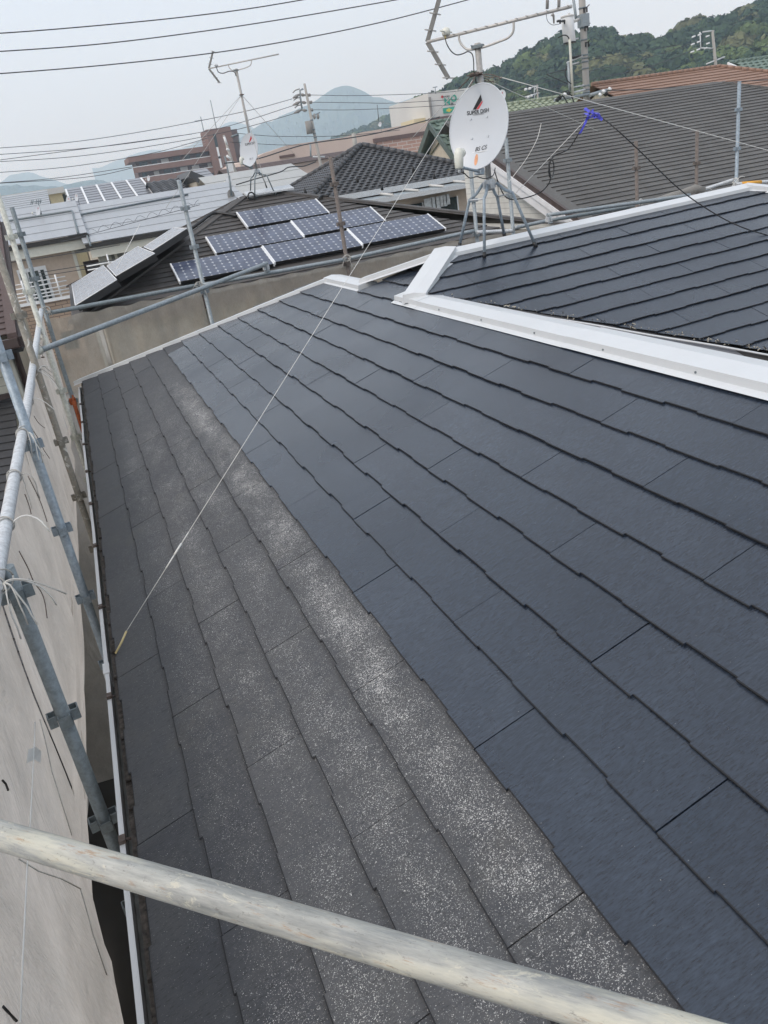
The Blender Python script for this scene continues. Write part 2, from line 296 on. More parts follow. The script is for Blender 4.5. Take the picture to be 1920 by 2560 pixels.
M['slate_brown'] = roof_slate('brown_grey_slate', (0.060, 0.055, 0.052), (0.090, 0.083, 0.078))
M['slate_grey'] = roof_slate('streaked_grey_slate', (0.080, 0.077, 0.073), (0.130, 0.126, 0.118), 0.35, stretch=(2.2, 0.5, 0.5), scale=1.0)
M['slate_red'] = roof_slate('dark_red_brown_slate', (0.085, 0.058, 0.052), (0.125, 0.088, 0.080))
M['slate_low'] = roof_slate('charcoal_slate', (0.038, 0.038, 0.040), (0.058, 0.058, 0.060))
M['pan_dark'] = roof_slate('charcoal_pantile', (0.050, 0.050, 0.053), (0.085, 0.086, 0.090), 0.6, rough=0.5)
M['pan_brown'] = roof_slate('terracotta_brown_tile', (0.25, 0.150, 0.105), (0.32, 0.20, 0.145), 0.5)
M['pan_green'] = roof_slate('green_tile', (0.125, 0.175, 0.145), (0.18, 0.235, 0.20), 0.6)
M['pan_olive'] = roof_slate('pale_green_tile', (0.24, 0.28, 0.20), (0.32, 0.36, 0.26), 0.6)
M['solar_roof'] = roof_slate('pale_grey_integrated_solar_roof', (0.31, 0.325, 0.34), (0.38, 0.395, 0.41), 0.4, rough=0.3)
M['solar_far'] = roof_slate('mid_grey_solar_roof', (0.19, 0.195, 0.215), (0.24, 0.245, 0.265), 0.4, rough=0.3)
M['sheet_roof'] = roof_slate('pale_sheet_roof', (0.37, 0.38, 0.37), (0.44, 0.44, 0.42), 0.4, rough=0.5)
def solar_cells(name, nx, ny, cell, line, dia, rough=0.12, lw=0.035):
    m, n, bs = new_mat(name); uv = N(n, 'ShaderNodeUVMap'); s = N(n, 'ShaderNodeSeparateXYZ'); n.links.new(uv.outputs[0], s.inputs[0])
    fx = math_(n, 'FRACT', math_(n, 'MULTIPLY', s.outputs[0], nx)); fy = math_(n, 'FRACT', math_(n, 'MULTIPLY', s.outputs[1], ny))
    dx = math_(n, 'SUBTRACT', 0.5, math_(n, 'ABSOLUTE', math_(n, 'SUBTRACT', fx, 0.5))); dy = math_(n, 'SUBTRACT', 0.5, math_(n, 'ABSOLUTE', math_(n, 'SUBTRACT', fy, 0.5)))
    l = math_(n, 'MAXIMUM', math_(n, 'LESS_THAN', dx, lw), math_(n, 'LESS_THAN', dy, lw*0.5))
    d = math_(n, 'LESS_THAN', math_(n, 'ADD', dx, dy), 0.19)
    b = math_(n, 'LESS_THAN', math_(n, 'FRACT', math_(n, 'MULTIPLY', s.outputs[1], ny*3)), 0.12)
    t = noise(n, 5, 4); base = mixc(n, ramp(n, t.outputs[0], [(0.35, (0, 0, 0)), (0.7, (1, 1, 1))]).outputs[0], cell, tuple(min(1, c*1.5) for c in cell))
    base = mixc(n, math_(n, 'MULTIPLY', b, 0.22), base, line)
    base = mixc(n, math_(n, 'MULTIPLY', l, 0.55), base, line)
    if dia: base = mixc(n, d, base, (0.42, 0.44, 0.47))
    n.links.new(base, bs.inputs['Base Color']); bs.inputs['Roughness'].default_value = rough; return m
M['cells'] = solar_cells('blue_solar_cells', 12, 6, (0.052, 0.062, 0.096), (0.20, 0.22, 0.27), True, 0.16)
M['cells_grey'] = solar_cells('solar_cells_painted_sky_reflection', 6, 4, (0.20, 0.205, 0.22), (0.48, 0.49, 0.50), False, 0.25, 0.02)  # sky reflection on the left slope panels, put into the cell colour as grey
M['valley'] = simple('grey_valley_steel', (0.20, 0.205, 0.22), 0.4, 0.3, var=0.12)
M['slate_edge_shade'] = simple('painted_edge_shade', (0.012, 0.013, 0.016), 0.8, var=0.3, scale=40)  # shadow line under each slate course, painted as a near-black edge colour
M['grime'] = simple('brown_black_grime', (0.060, 0.050, 0.042), 0.85, var=0.8, scale=60)
M['debris'] = simple('mortar_crumbs', (0.32, 0.30, 0.25), 0.9, var=0.5, scale=90)
M['fascia'] = simple('brown_fascia_edge', (0.10, 0.07, 0.055), 0.7, var=0.3, scale=20)
M['leaf'] = None
def leaf_mat(name):
    m, n, bs = new_mat(name); v = N(n, 'ShaderNodeVertexColor', layer_name='Col'); n.links.new(v.outputs[0], bs.inputs['Base Color'])
    bs.inputs['Roughness'].default_value = 0.8; bs.inputs['Specular IOR Level'].default_value = 0.1; return m
M['leaf'] = leaf_mat('forest_foliage')
M['mountain'] = simple('wooded_mountain', (0.035, 0.055, 0.035), 1.0, var=0.4, scale=0.01, spec=0.0)
M['hillsoil'] = simple('forest_floor', (0.020, 0.032, 0.016), 1.0, var=0.3, scale=0.02, spec=0.0)
# ------------------------------------------------------------------ mesh builder
ORG = {}
class MB:
    def __init__(s): s.v = []; s.f = []; s.col = {}; s.uv = {}; s.mi = {}; s.smooth = set()
    def face(s, pts, col=None, uv=None, mi=0, smooth=False):
        i = len(s.v); s.v += [tuple(p) for p in pts]; s.f.append(tuple(range(i, i+len(pts)))); k = len(s.f)-1
        if col is not None: s.col[k] = col
        if uv: s.uv[k] = uv
        if mi: s.mi[k] = mi
        if smooth: s.smooth.add(k)
        return s
    def obox(s, c, ax, ay, az, mi=0):      # centre and three half-extent vectors
        c = Vector(c); ax = Vector(ax); ay = Vector(ay); az = Vector(az)
        P = [c+a*ax+b*ay+d*az for d in (-1, 1) for b in (-1, 1) for a in (-1, 1)]
        i = len(s.v); s.v += [tuple(p) for p in P]
        for q in ((0, 2, 3, 1), (4, 5, 7, 6), (0, 1, 5, 4), (2, 6, 7, 3), (0, 4, 6, 2), (1, 3, 7, 5)):
            s.f.append(tuple(i+k for k in q))
            if mi: s.mi[len(s.f)-1] = mi
        return s
    def box(s, lo, hi, mi=0):
        lo = Vector(lo); hi = Vector(hi); h = (hi-lo)/2
        return s.obox((lo+hi)/2, (h.x, 0, 0), (0, h.y, 0), (0, 0, h.z), mi)
    def tube(s, pts, r, seg=10, caps=True):
        pts = [Vector(p) for p in pts]; rs = r if isinstance(r, (list, tuple)) else [r]*len(pts)
        up = None; i0 = len(s.v); n = len(pts)
        for k, p in enumerate(pts):
            t = (pts[min(k+1, n-1)]-pts[max(k-1, 0)]).normalized()
            if up is None:
                up = Vector((0, 0, 1)) if abs(t.z) < 0.9 else Vector((1, 0, 0))
            a = (up-t*up.dot(t)).normalized(); b = t.cross(a); up = a
            for j in range(seg):
                an = 2*math.pi*j/seg; s.v.append(tuple(p+(a*math.cos(an)+b*math.sin(an))*rs[k]))
        for k in range(n-1):
            for j in range(seg):
                s.f.append((i0+k*seg+j, i0+k*seg+(j+1) % seg, i0+(k+1)*seg+(j+1) % seg, i0+(k+1)*seg+j)); s.smooth.add(len(s.f)-1)
        if caps:
            s.f.append(tuple(i0+j for j in range(seg))[::-1]); s.f.append(tuple(i0+(n-1)*seg+j for j in range(seg)))
        return s
    def ext(s, poly, vec):                  # extrude a 3-D polygon by a vector
        poly = [Vector(p) for p in poly]; vec = Vector(vec); n = len(poly); i = len(s.v)
        s.v += [tuple(p) for p in poly]+[tuple(p+vec) for p in poly]
        s.f.append(tuple(range(i, i+n))[::-1]); s.f.append(tuple(range(i+n, i+2*n)))
        for k in range(n): s.f.append((i+k, i+(k+1) % n, i+n+(k+1) % n, i+n+k))
        return s
    def build(s, name, mat, parent=None, loc=None, fix=True):
        org = ORG[parent] if parent else Vector(loc if loc is not None else (0, 0, 0))
        me = bpy.data.meshes.new(name); me.from_pydata([(x-org.x, y-org.y, z-org.z) for x, y, z in s.v], [], s.f)
        mats = mat if isinstance(mat, (list, tuple)) else [mat]
        for m in mats: me.materials.append(M[m])
        if s.col or True:
            ca = me.color_attributes.new('Col', 'FLOAT_COLOR', 'CORNER')
            d = np.full((len(me.loops), 4), 0.5, np.float32); d[:, 3] = 1
            for k, c in s.col.items():
                p = me.polygons[k]; c = (c, c, c) if isinstance(c, float) else c
                d[p.loop_start:p.loop_start+p.loop_total, :3] = c
            ca.data.foreach_set('color', d.ravel())
        if s.uv:
            ul = me.uv_layers.new(name='UVMap')
            for k, u in s.uv.items():
                p = me.polygons[k]
                for q in range(p.loop_total): ul.data[p.loop_start+q].uv = u[q]
        for k, i in s.mi.items(): me.polygons[k].material_index = i
        for k in s.smooth: me.polygons[k].use_smooth = True
        if fix:
            b = bmesh.new(); b.from_mesh(me); bmesh.ops.remove_doubles(b, verts=b.verts, dist=1e-5); bmesh.ops.recalc_face_normals(b, faces=b.faces); b.to_mesh(me); b.free()
        o = bpy.data.objects.new(name, me); sc.collection.objects.link(o)
        if parent: o.parent = parent; ORG[o] = org
        else: o.location = org; ORG[o] = org
        return o
def tag(o, label, cat, group=None):
    o['label'] = label; o['category'] = cat
    if group: o['group'] = group
    return o
def thing(name, label, cat, loc=(0, 0, 0), group=None):
    o = bpy.data.objects.new(name, None); sc.collection.objects.link(o); o.location = loc; ORG[o] = Vector(loc); o.empty_display_size = 0.2
    return tag(o, label, cat, group)
def struct(o, kind='structure'): o['kind'] = kind; return o
def copy_tree(o, loc, label, root=True, par=None):
    c = o.copy(); sc.collection.objects.link(c)
    if root: c.location = loc; c['label'] = label
    else: c.parent = par
    for ch in [x for x in o.children]: copy_tree(ch, None, None, False, c)
    return c
def clip_mesh(o, planes):
    """planes: (world point, outward normal): everything on the outward side is removed"""
    b = bmesh.new(); b.from_mesh(o.data); org = ORG[o]
    for p, n in planes:
        g = list(b.verts)+list(b.edges)+list(b.faces)
        bmesh.ops.bisect_plane(b, geom=g, dist=1e-6, plane_co=Vector(p)-org, plane_no=Vector(n), clear_outer=True)
    b.to_mesh(o.data); b.free(); return o
def text_mesh(body, size, extrude=0.0, shear=0.0, bold=0.0, space=1.0):
    cu = bpy.data.curves.new('t', 'FONT'); cu.body = body; cu.size = size; cu.align_x = 'CENTER'; cu.align_y = 'CENTER'; cu.shear = shear; cu.offset = bold
    cu.extrude = extrude; cu.space_character = space; cu.resolution_u = 4
    o = bpy.data.objects.new('t', cu); sc.collection.objects.link(o); dg = bpy.context.evaluated_depsgraph_get()
    me = bpy.data.meshes.new_from_object(o.evaluated_get(dg)); bpy.data.objects.remove(o); bpy.data.curves.remove(cu); return me
# ------------------------------------------------------------------ roof coverings
def stepped_slate(name, parent, mats, O, u, v, cu, cv, clips, paint=None, tw=0.91, ex=0.182, th=0.0075, phase=0.0):
    """O: joint origin on the roof plane, u along the eave, v up the slope (unit vectors)."""
    u = Vector(u).normalized(); v = Vector(v).normalized(); n = u.cross(v); n = n if n.z > 0 else -n; O = Vector(O)
    mb = MB(); rnd = random.Random(3); mats = list(mats)+['slate_edge_shade']; me_ = len(mats)-1
    fr = [0, .18, .36, .62, .83, 1.0]; of = [0.0025, 0.0085, 0.001, 0.0065, 0.0]
    for c in range(cv[0], cv[1]):
        for k in range(cu[0], cu[1]):
            u0 = (k+phase+(0.5 if c % 2 else 0.0))*tw; col = rnd.random(); hb = 0.0195+rnd.uniform(-.0008, .0012)
            mi = 0 if paint is None or paint(c, k) else 1
            jit = [x+rnd.uniform(-.0015, .0015) for x in of]
            g = 0.0016
            P = lambda uu, vv, hh: O+u*uu+v*vv+n*hh
            v0 = c*ex; vt = v0+ex+0.012
            bot = []
            for i in range(5):
                a = u0+tw*fr[i]+(g if i == 0 else 0); b = u0+tw*fr[i+1]-(g if i == 4 else 0)
                bot += [(a, v0+jit[i]), (b, v0+jit[i])]
            for i in range(5):
                (a, va), (b, vb) = bot[2*i], bot[2*i+1]
                q = [P(a, va, hb), P(b, vb, hb), P(b, vt, hb-0.0095), P(a, vt, hb-0.0095)]
                q[0] = P(a, va+0.003, hb-.0003); q[1] = P(b, vb+0.003, hb-.0003)
                mb.face(q, col=col, mi=mi)
                mb.face([P(a, va, hb-.0012), P(b, vb, hb-.0012), q[1], q[0]], mi=me_)  # narrow strip of the same tone on top, a painted contact shadow
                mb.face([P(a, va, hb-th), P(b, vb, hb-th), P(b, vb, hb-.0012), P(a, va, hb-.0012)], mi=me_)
                if i < 4:
                    vn = bot[2*i+2][1]
                    mb.face([P(b, vb, hb-th), P(b, vn, hb-th), P(b, vn, hb), P(b, vb, hb)], col=col, mi=mi)
            for uu in (bot[0][0], bot[-1][0]):
                mb.face([P(uu, v0, hb-th), P(uu, vt, hb-th-0.0095), P(uu, vt, hb-0.0095), P(uu, v0, hb)], col=col, mi=mi)
    o = mb.build(name, mats, parent, fix=False)
    return clip_mesh(o, clips)
def course_roof(name, parent, mat, O, u, v, ur, vr, clips, ex=0.182, butt=0.012, seg=0.91, style='slate', wave=0.3, amp=0.028):
    u = Vector(u).normalized(); v = Vector(v).normalized(); n = u.cross(v); n = n if n.z > 0 else -n; O = Vector(O); mb = MB(); rnd = random.Random(5)
    P = lambda uu, vv, hh: O+u*uu+v*vv+n*hh
    nc = int(math.ceil((vr[1]-vr[0])/ex))
    for c in range(nc):
        v0 = vr[0]+c*ex; vt = v0+ex+0.01
        if style == 'slate':
            k0 = ur[0]-(seg/2 if c % 2 else 0)-rnd.uniform(0, .2)
            while k0 < ur[1]:
                a = k0; b = k0+seg; col = rnd.random()
                mb.face([P(a, v0, butt), P(b, v0, butt), P(b, vt, 0.001), P(a, vt, 0.001)], col=col)
                mb.face([P(a, v0, 0), P(b, v0, 0), P(b, v0, butt), P(a, v0, butt)], col=0.0)
                k0 = b
        else:
            m = 6; st = wave/m; off = (wave/2 if (style == 'shift' and c % 2) else 0); nk = int((ur[1]-ur[0])/st)
            hh = []
            for k in range(nk+1):
                ph = ((k % m)/m); hh.append(amp*(0.5-0.5*math.cos(2*math.pi*ph)) if ph < 0.7 else amp*0.15)
            hh = [amp*(0.5+0.5*math.cos(2*math.pi*(k % m)/m)) for k in range(nk+1)]
            for k in range(nk):
                a = ur[0]+k*st+off; b = a+st; col = random.Random(c*977+(k//m)).random()
                mb.face([P(a, v0, butt+hh[k]), P(b, v0, butt+hh[k+1]), P(b, vt, hh[k+1]*0.8), P(a, vt, hh[k]*0.8)], col=col, smooth=True)
                mb.face([P(a, v0, -0.01), P(b, v0, -0.01), P(b, v0, butt+hh[k+1]), P(a, v0, butt+hh[k])], col=0.0)
    # underlay deck
    mb.face([P(ur[0], vr[0], -0.012), P(ur[1], vr[0], -0.012), P(ur[1], vr[1], -0.012), P(ur[0], vr[1], -0.012)], col=0.0)
    clips = list(clips)+[(O+u*ur[0], -u), (O+u*ur[1], u)]
    return clip_mesh(mb.build(name, mat, parent, fix=False), clips)
def cap_run(mb, a, b, wdt, h, side, drop=0.03, lip=0.022, lipdrop=0.012, slope=(0.35, 0.35)):
    """folded metal ridge cap from a to b; side: horizontal unit vector across"""
    a = Vector(a); b = Vector(b); s = Vector(side).normalized(); z = Vector((0, 0, 1))
    pr = [(-wdt-lip, -wdt*slope[0]-drop-lipdrop+h), (-wdt-0.002, -wdt*slope[0]-drop+h), (-wdt, -wdt*slope[0]+h), (0, h), (wdt, -wdt*slope[1]+h), (wdt+0.002, -wdt*slope[1]-drop+h), (wdt+lip, -wdt*slope[1]-drop-lipdrop+h)]
    for i in range(len(pr)-1):
        p, q = pr[i], pr[i+1]
        mb.face([a+s*p[0]+z*p[1], a+s*q[0]+z*q[1], b+s*q[0]+z*q[1], b+s*p[0]+z*p[1]])
    for e_ in (a, b):
        mb.face([e_+s*p[0]+z*p[1] for p in pr])
    return mb
# ================================================================== OWN HOUSE
GZ = -6.1
ZR = lambda x, y: 0.712+0.018*(x-1.87)-T*(3.9-y)      # front slope of the main block
ZL = lambda x: T*x                                     # left slope
g = struct(MB().face([(-7000, -7000, GZ), (7000, -7000, GZ), (7000, 7000, GZ), (-7000, 7000, GZ)]).build('ground', 'soil'))
g = MB(); g.box((-3.4, -6, GZ-0.2), (9, 10.3, GZ+0.004)); struct(g.build('path', 'ground'))
home = thing('painted_house', 'foreground house with white ridge caps, its slate roof half repainted dark blue grey', 'house', (1.4, 2.5, GZ))
un = (math.cos(TH), 0, math.sin(TH))
nL = Vector((-math.sin(TH), 0, math.cos(TH)))
paintf = lambda c, k: c < 0 or (c == 0 and k >= 7)
EAVE = -5.1*0.182*math.cos(TH)
# left slope, lower part up to the wing ridge
hipN = (Vector((1, 1, 0)).normalized())
s1 = stepped_slate('roof_slope', home, ['old_slate', 'new_slate'], (0, 0, 0), (0, 1, 0), un, (-4, 10), (-5, 8),
    [((-0.87, 7.83, 0), (0.96, 1, 0))], paint=paintf)
s1['label'] = 'left roof slope, five unpainted speckled rows by the gutter and fresh dark paint above'
s2 = stepped_slate('roof_slope', home, ['old_slate', 'new_slate'], (0, 0, 0), (0, 1, 0), un, (2, 8), (8, 12),
    [((1.95, 4.16, 0), (0.60, 1, 0)), ((1.93, 3.88, 0), (0.70, -0.71, 0))], paint=paintf)
# right (front) slope
uR = Vector((1, 0, 0.018)).normalized(); vR = Vector((0, math.cos(TH), math.sin(TH)))
OR = Vector((2.73, 3.9-0.10-1.0*0.172*0, 0)); OR.z = ZR(OR.x, OR.y)
OR = Vector((0.005, 3.735, 0)); OR.z = ZR(OR.x, OR.y)
s3 = stepped_slate('roof_slope', home, ['new_slate_y'], OR, uR, vR, (1, 9), (-28, 2),
    [((0, 3.87, 0), (0, 1, 0)), ((2.45, 2.45, 0), (-1, -1, 0)), ((1.87, 3.86, 0), (-0.72, 0.70, 0)), ((4.60, 3.9, 0), (1, 1, 0))], ex=0.1752)
s3['label'] = 'right hand roof slope, all rows freshly painted dark blue grey'
# right side of the wing
s4 = stepped_slate('roof_slope', home, ['new_slate'], (1.45+14*0.182*math.cos(TH), 0.2, ZL(1.45)-T*14*0.182*math.cos(TH)-.006), (0, 1, 0), (-math.cos(TH), 0, math.sin(TH)), (-4, 5), (0, 14),
    [((2.30, 2.30, 0), (1, 1, 0)), ((1.50, 0, 0), (-1, 0, 0))])
# hidden slopes
mb = MB()
zt = lambda x: ZL(1.45)-T*(x-1.45)
mb.face([(1.46, -4, ZL(1.45)-.02), (1.46, 3.3, ZL(1.45)-.02), (3.76, 1.0, zt(3.76)-.014), (3.76, -4, zt(3.76)-.014)], col=.5)
mb.face([(4.6, 3.9, 0.74), (9.6, -1.1, -1.0), (9.6, 8, -1.0)], col=.5)
mb.face([(1.9, 3.9, 0.70), (4.6, 3.9, 0.74), (9.6, 8, -0.75), (0.5, 8, -0.75)], col=.4)
mb.face([(1.45, 5.45, 0.49), (-0.87, 7.83, -0.34), (3.4, 7.83, -0.34)], col=.4)
mb.face([(1.45, 5.45, 0.49), (1.45, 4.4, 0.49), (3.4, 7.83, -0.34)], col=.4)
mb.build('rear_roof_slope', 'new_slate', home)
# deck under the visible slates
mb = MB(); o = nL*-0.010
mb.face([Vector((-0.86, -3.6, ZL(-0.86)))+o, Vector((1.45, -3.6, ZL(1.45)))+o, Vector((1.45, 5.4, ZL(1.45)))+o, Vector((-0.86, 7.78, ZL(-0.86)))+o], col=0.)
mb.face([Vector((1.45, 4.5, ZL(1.45)))+o, Vector((1.45, 3.4, ZL(1.45)))+o, Vector((1.9, 3.9, ZL(1.9)))+o], col=0.)
mb.face([(1.9, 3.9, ZR(1.9, 3.9)-.012), (4.6, 3.9, ZR(4.6, 3.9)-.012), (7.6, 0.9, ZR(7.6, .9)-.012), (7.6, -3.0, ZR(7.6, -3)-.012), (1.45, 3.4, ZR(1.45, 3.4)-.012), (1.45, 3.6, ZR(1.45, 3.6)-.012)], col=0.)
mb.build('roof_deck', 'dark_void', home)
# valley flashing between wing and main block
mb = MB()
va = Vector((1.40, 3.44, 0)); vb = Vector((7.4, -2.56, 0)); d = Vector((1, 1, 0)).normalized()
za = ZR(1.40, 3.44)+0.004; zb = ZR(7.4, -2.56)+0.004
zt_v = lambda s: ZL(1.45)-T*s+0.006
P0 = lambda s: Vector((1.45+s, 3.325-s, zt_v(s)))
for s0, s1x in ((0.10, 5.8),):
    mb.face([P0(s0), P0(s1x), P0(s1x)+Vector((0.17, 0.17, 0.17*T)), P0(s0)+Vector((0.17, 0.17, 0.17*T))])
    mb.face([P0(s0), P0(s1x), P0(s1x)+Vector((-0.34, 0, 0.34*T)), P0(s0)+Vector((-0.06, 0, 0.06*T))])
mb.build('valley_flashing', 'valley', home)
# broken mortar and grit on the cut slate edge along the valley
rnd = random.Random(11); mb = MB()
for k in range(900):
    s = rnd.random()**0.8*4.6; q = Vector((1.55+s, 3.37-s, 0)); q += Vector((1, 1, 0))*rnd.gauss(0.004, 0.008)
    r = rnd.uniform(0.0015, 0.0055); q.z = ZR(q.x, q.y)+0.012+r*0.3
    a = Vector((rnd.gauss(0, 1), rnd.gauss(0, 1), rnd.gauss(0, 1))).normalized(); b = a.orthogonal().normalized(); c = a.cross(b)
    mb.obox(q, a*r*rnd.uniform(1, 2.6), b*r*.7, c*r*.5, mi=rnd.choice((0, 0, 1)))
mb.build('valley_debris', ['debris', 'dark_void'], home)
mb = MB(); mb.tube([Vector((1.60+s, 3.245-s, ZR(1.60+s, 3.245-s)+0.012+0.002*math.sin(s*13))) for s in np.linspace(0.05, 5.2, 60)], 0.006, 6); mb.build('valley_sealant', 'white_cap', home)
# ridge and hip caps
mb = MB(); rz = ZL(1.45)
cxr = lambda y: 1.468-0.022*(3.3-y)/3.7
for i, (a, b) in enumerate(((3.74, 3.34), (3.36, 1.60), (1.63, -0.2), (-0.17, -3.4))):
    k = (0.004, .0015, .004, .0015)[i]
    cap_run(mb, (cxr(a), a, rz-0.002+k), (cxr(b), b, rz-0.002+k), 0.094+k*.6, 0.035, (1, 0, 0), slope=(.16, .16), drop=0.030, lip=0.030, lipdrop=0.012)
wc = mb.build('ridge_cap', 'white_cap', home)
for k in range(9):
    yy = 3.0-k*0.55; m_ = MB(); c = Vector((cxr(yy)-0.097, yy, rz-.002+.035-.0150-.016)); m_.tube([c, c+Vector((-.004, 0, 0))], 0.0045, 8); m_.build('screw', 'galv_dark', wc)
mb = MB()   # hip from main ridge end down to the wing ridge
apx = Vector((1.87, 3.90, 0.728)); lowp = Vector((1.405, 3.45, 0.528))
cap_run(mb, apx, lowp, 0.082, 0.040, (0.70, -0.71, 0), slope=(.10, .10), drop=0.042, lip=0.018)
mb.build('hip_cap', 'white_cap', home)
mb = MB()   # main ridge
cap_run(mb, (1.83, 3.90, ZR(1.83, 3.9)), (4.60, 3.90, ZR(4.6, 3.9)), 0.085, 0.035, (0, 1, 0), slope=(.3, .3), drop=0.026, lip=0.022)
mb.build('ridge_cap', 'white_cap', home)
mb = MB(); cap_run(mb, (4.58, 3.90, ZR(4.6, 3.9)+.004), (7.6, 0.9, ZR(4.6, 3.9)-1.0), 0.085, 0.035, (1, 1, 0), slope=(.12, .12)); mb.build('hip_cap', 'white_cap', home)
mb = MB()   # far hip, from the main apex to the rear wing ridge
cap_run(mb, (1.85, 3.93, 0.708), (1.50, 4.66, rz+0.035), 0.070, 0.035, (1, 0.5, 0), slope=(.12, .12), drop=0.03, lip=0.012); mb.build('hip_cap', 'white_cap', home)
mb = MB(); cap_run(mb, (1.48, 4.55, rz), (1.48, 5.48, rz), 0.080, 0.040, (1, 0, 0), slope=(.16, .16), lip=0.02); mb.build('ridge_cap', 'white_cap', home)
mb = MB(); cap_run(mb, (1.47, 5.46, rz-0.002), (-0.90, 7.80, ZL(-0.90)), 0.075, 0.038, (1, 1.0, 0), slope=(.10, .10), drop=0.032, lip=0.018); mb.build('hip_cap', 'white_cap', home)
# walls, soffit
mb = MB(); mb.box((-0.42, -3.4, GZ), (6.8, 7.35, -0.62)); mb.build('wall', 'siding_grey', home)
mb = MB(); mb.box((-0.86, -3.6, -0.43), (3.3, 7.80, -0.395)); mb.build('soffit', 'dark_void', home)
mb = MB(); mb.box((-0.872, -3.6, -0.435), (-0.852, 7.80, -0.335)); mb.build('fascia', 'fascia', home)
mb = MB()   # grubby starter slates and felt strips at the eave
rnd = random.Random(2)
y = -3.4
while y < 7.75:
    L = rnd.uniform(0.05, 0.4); x0 = EAVE-0.001-rnd.uniform(0.0, 0.006)
    mb.box((x0, y, -0.327), (EAVE+0.03, min(y+L, 7.78), -0.318)); y += L+rnd.uniform(0.002, 0.04)
mb.box((-0.884, -3.5, -0.338), (-0.85, 7.78, -0.331)); mb.box((-0.880, -3.5, -0.350), (-0.85, 7.78, -0.344))
mb.build('starter_course', 'grime', home)
# gutter
gut = thing('roof_gutter', 'white vinyl gutter running along the eave beside the unpainted slates', 'gutter', (-0.93, 3, -0.38))
_lip = [X(px, py, z=-0.372) for px, py in ((197, 961), (199, 1000), (205, 1059), (208, 1108), (217, 1189), (223, 1240), (233, 1330), (248, 1500), (268, 1700), (290, 1950), (315, 2230), (350, 2560))]
_ly = [p.y for p in _lip][::-1]; _lx = [p.x+0.060 for p in _lip][::-1]
gx = lambda y: float(np.interp(y, _ly, _lx))
mb = MB(); ys = np.linspace(-3.4, 7.82, 60)
prof = [(-0.052, -0.385), (-0.052, -0.44), (-0.03, -0.465), (0.0, -0.465), (0.012, -0.435), (0.014, -0.402)]
for i in range(len(ys)-1):
    for j in range(len(prof)-1):
        q = [(gx(ys[i])+prof[j][0], ys[i], prof[j][1]), (gx(ys[i])+prof[j+1][0], ys[i], prof[j+1][1]), (gx(ys[i+1])+prof[j+1][0], ys[i+1], prof[j+1][1]), (gx(ys[i+1])+prof[j][0], ys[i+1], prof[j][1])]
        mb.face(q)
mb.build('trough', 'gutter_in', gut)
mb = MB()
for i in range(len(ys)-1):
    a, b = ys[i], ys[i+1]; p = [(-0.066, -0.372), (-0.050, -0.372), (-0.050, -0.39), (-0.055, -0.47), (-0.066, -0.47)]
    for j in range(5):
        c, d = p[j], p[(j+1) % 5]
        mb.face([(gx(a)+c[0], a, c[1]), (gx(a)+d[0], a, d[1]), (gx(b)+d[0], b, d[1]), (gx(b)+c[0], b, c[1])])
mb.box((gx(7.8)-0.066, 7.80, -0.47), (-0.865, 7.84, -0.372)); mb.build('front_lip', 'gutter_white', gut)
mb = MB(); mb.box((gx(1.62)-0.072, 1.58, -0.473), (gx(1.62)-0.046, 1.66, -0.366)); mb.build('joint_sleeve', 'gutter_white', gut)
for y in (6.9, 6.1, 5.3, 4.5, 3.75, 3.0, 2.2, 1.4, 0.6, -0.2, -1.0):
    m_ = MB(); x = gx(y)
    m_.tube([(x-0.058, y, -0.366), (x-0.035, y, -0.372), (x-0.015, y+0.01, -0.385), (x+0.0, y+0.015, -0.36), (x+0.012, y+0.02, -0.352)], 0.005, 6)
    m_.box((x-0.066, y-0.014, -0.371), (x-0.046, y+0.014, -0.358)); m_.build('gutter_bracket', 'rustwire', gut)
# ================================================================== SCAFFOLD
SR = 0.0243
def pockets(mb, cx, cy, z, a0=0.0, big=1.0):
    """four U pockets welded round the post"""
    for k in range(4):
        an = a0+k*math.pi/2; d = Vector((math.cos(an), math.sin(an), 0)); t = Vector((-d.y, d.x, 0)); c = Vector((cx, cy, z))
        r0 = SR; r1 = SR+0.026*big
        mb.obox(c+d*r1, d*0.0025, t*0.019, Vector((0, 0, 0.022)))
        for s in (-1, 1): mb.obox(c+d*(r0+r1)/2+t*s*0.019, d*(r1-r0)/2, t*0.002, Vector((0, 0, 0.022)))
def post(x, y, zt, mat, label, zs, z0=GZ, a0=0.0, group='scaffold posts round the house', holes=True, sleeve=()):
    o = thing('scaffold_post', label, 'scaffold post', (x, y, z0), group)
    mb = MB(); mb.tube([(x, y, z0), (x, y, zt)], SR, 18)
    mb.build('pole', mat, o)
    for z in zs:
        m_ = MB(); pockets(m_, x, y, z, a0); m_.build('bracket', mat, o)
    for z in sleeve:
        m_ = MB(); m_.tube([(x, y, z-0.03), (x, y, z+0.03)], SR+0.004, 16); m_.build('collar', mat, o)
    return o
def pipe(a, b, mat, label, r=SR, name='scaffold_pipe', group=None, seg=18, bend=0.0):
    a = Vector(a); b = Vector(b); L = (b-a).length
    o = bpy.data.objects.new(name, None)
    mb = MB(); n = 14; mb.tube([(L*(i/n-0.5), 0, -bend*4*(i/n)*(1-i/n)) for i in range(n+1)], r, seg)
    bpy.data.objects.remove(o)
    o = mb.build(name, mat, None, loc=(0, 0, 0)); ORG[o] = (a+b)/2
    o.location = (a+b)/2; o.rotation_euler = (b-a).to_track_quat('X', 'Z').to_euler()
    return tag(o, label, 'scaffold pipe', group)
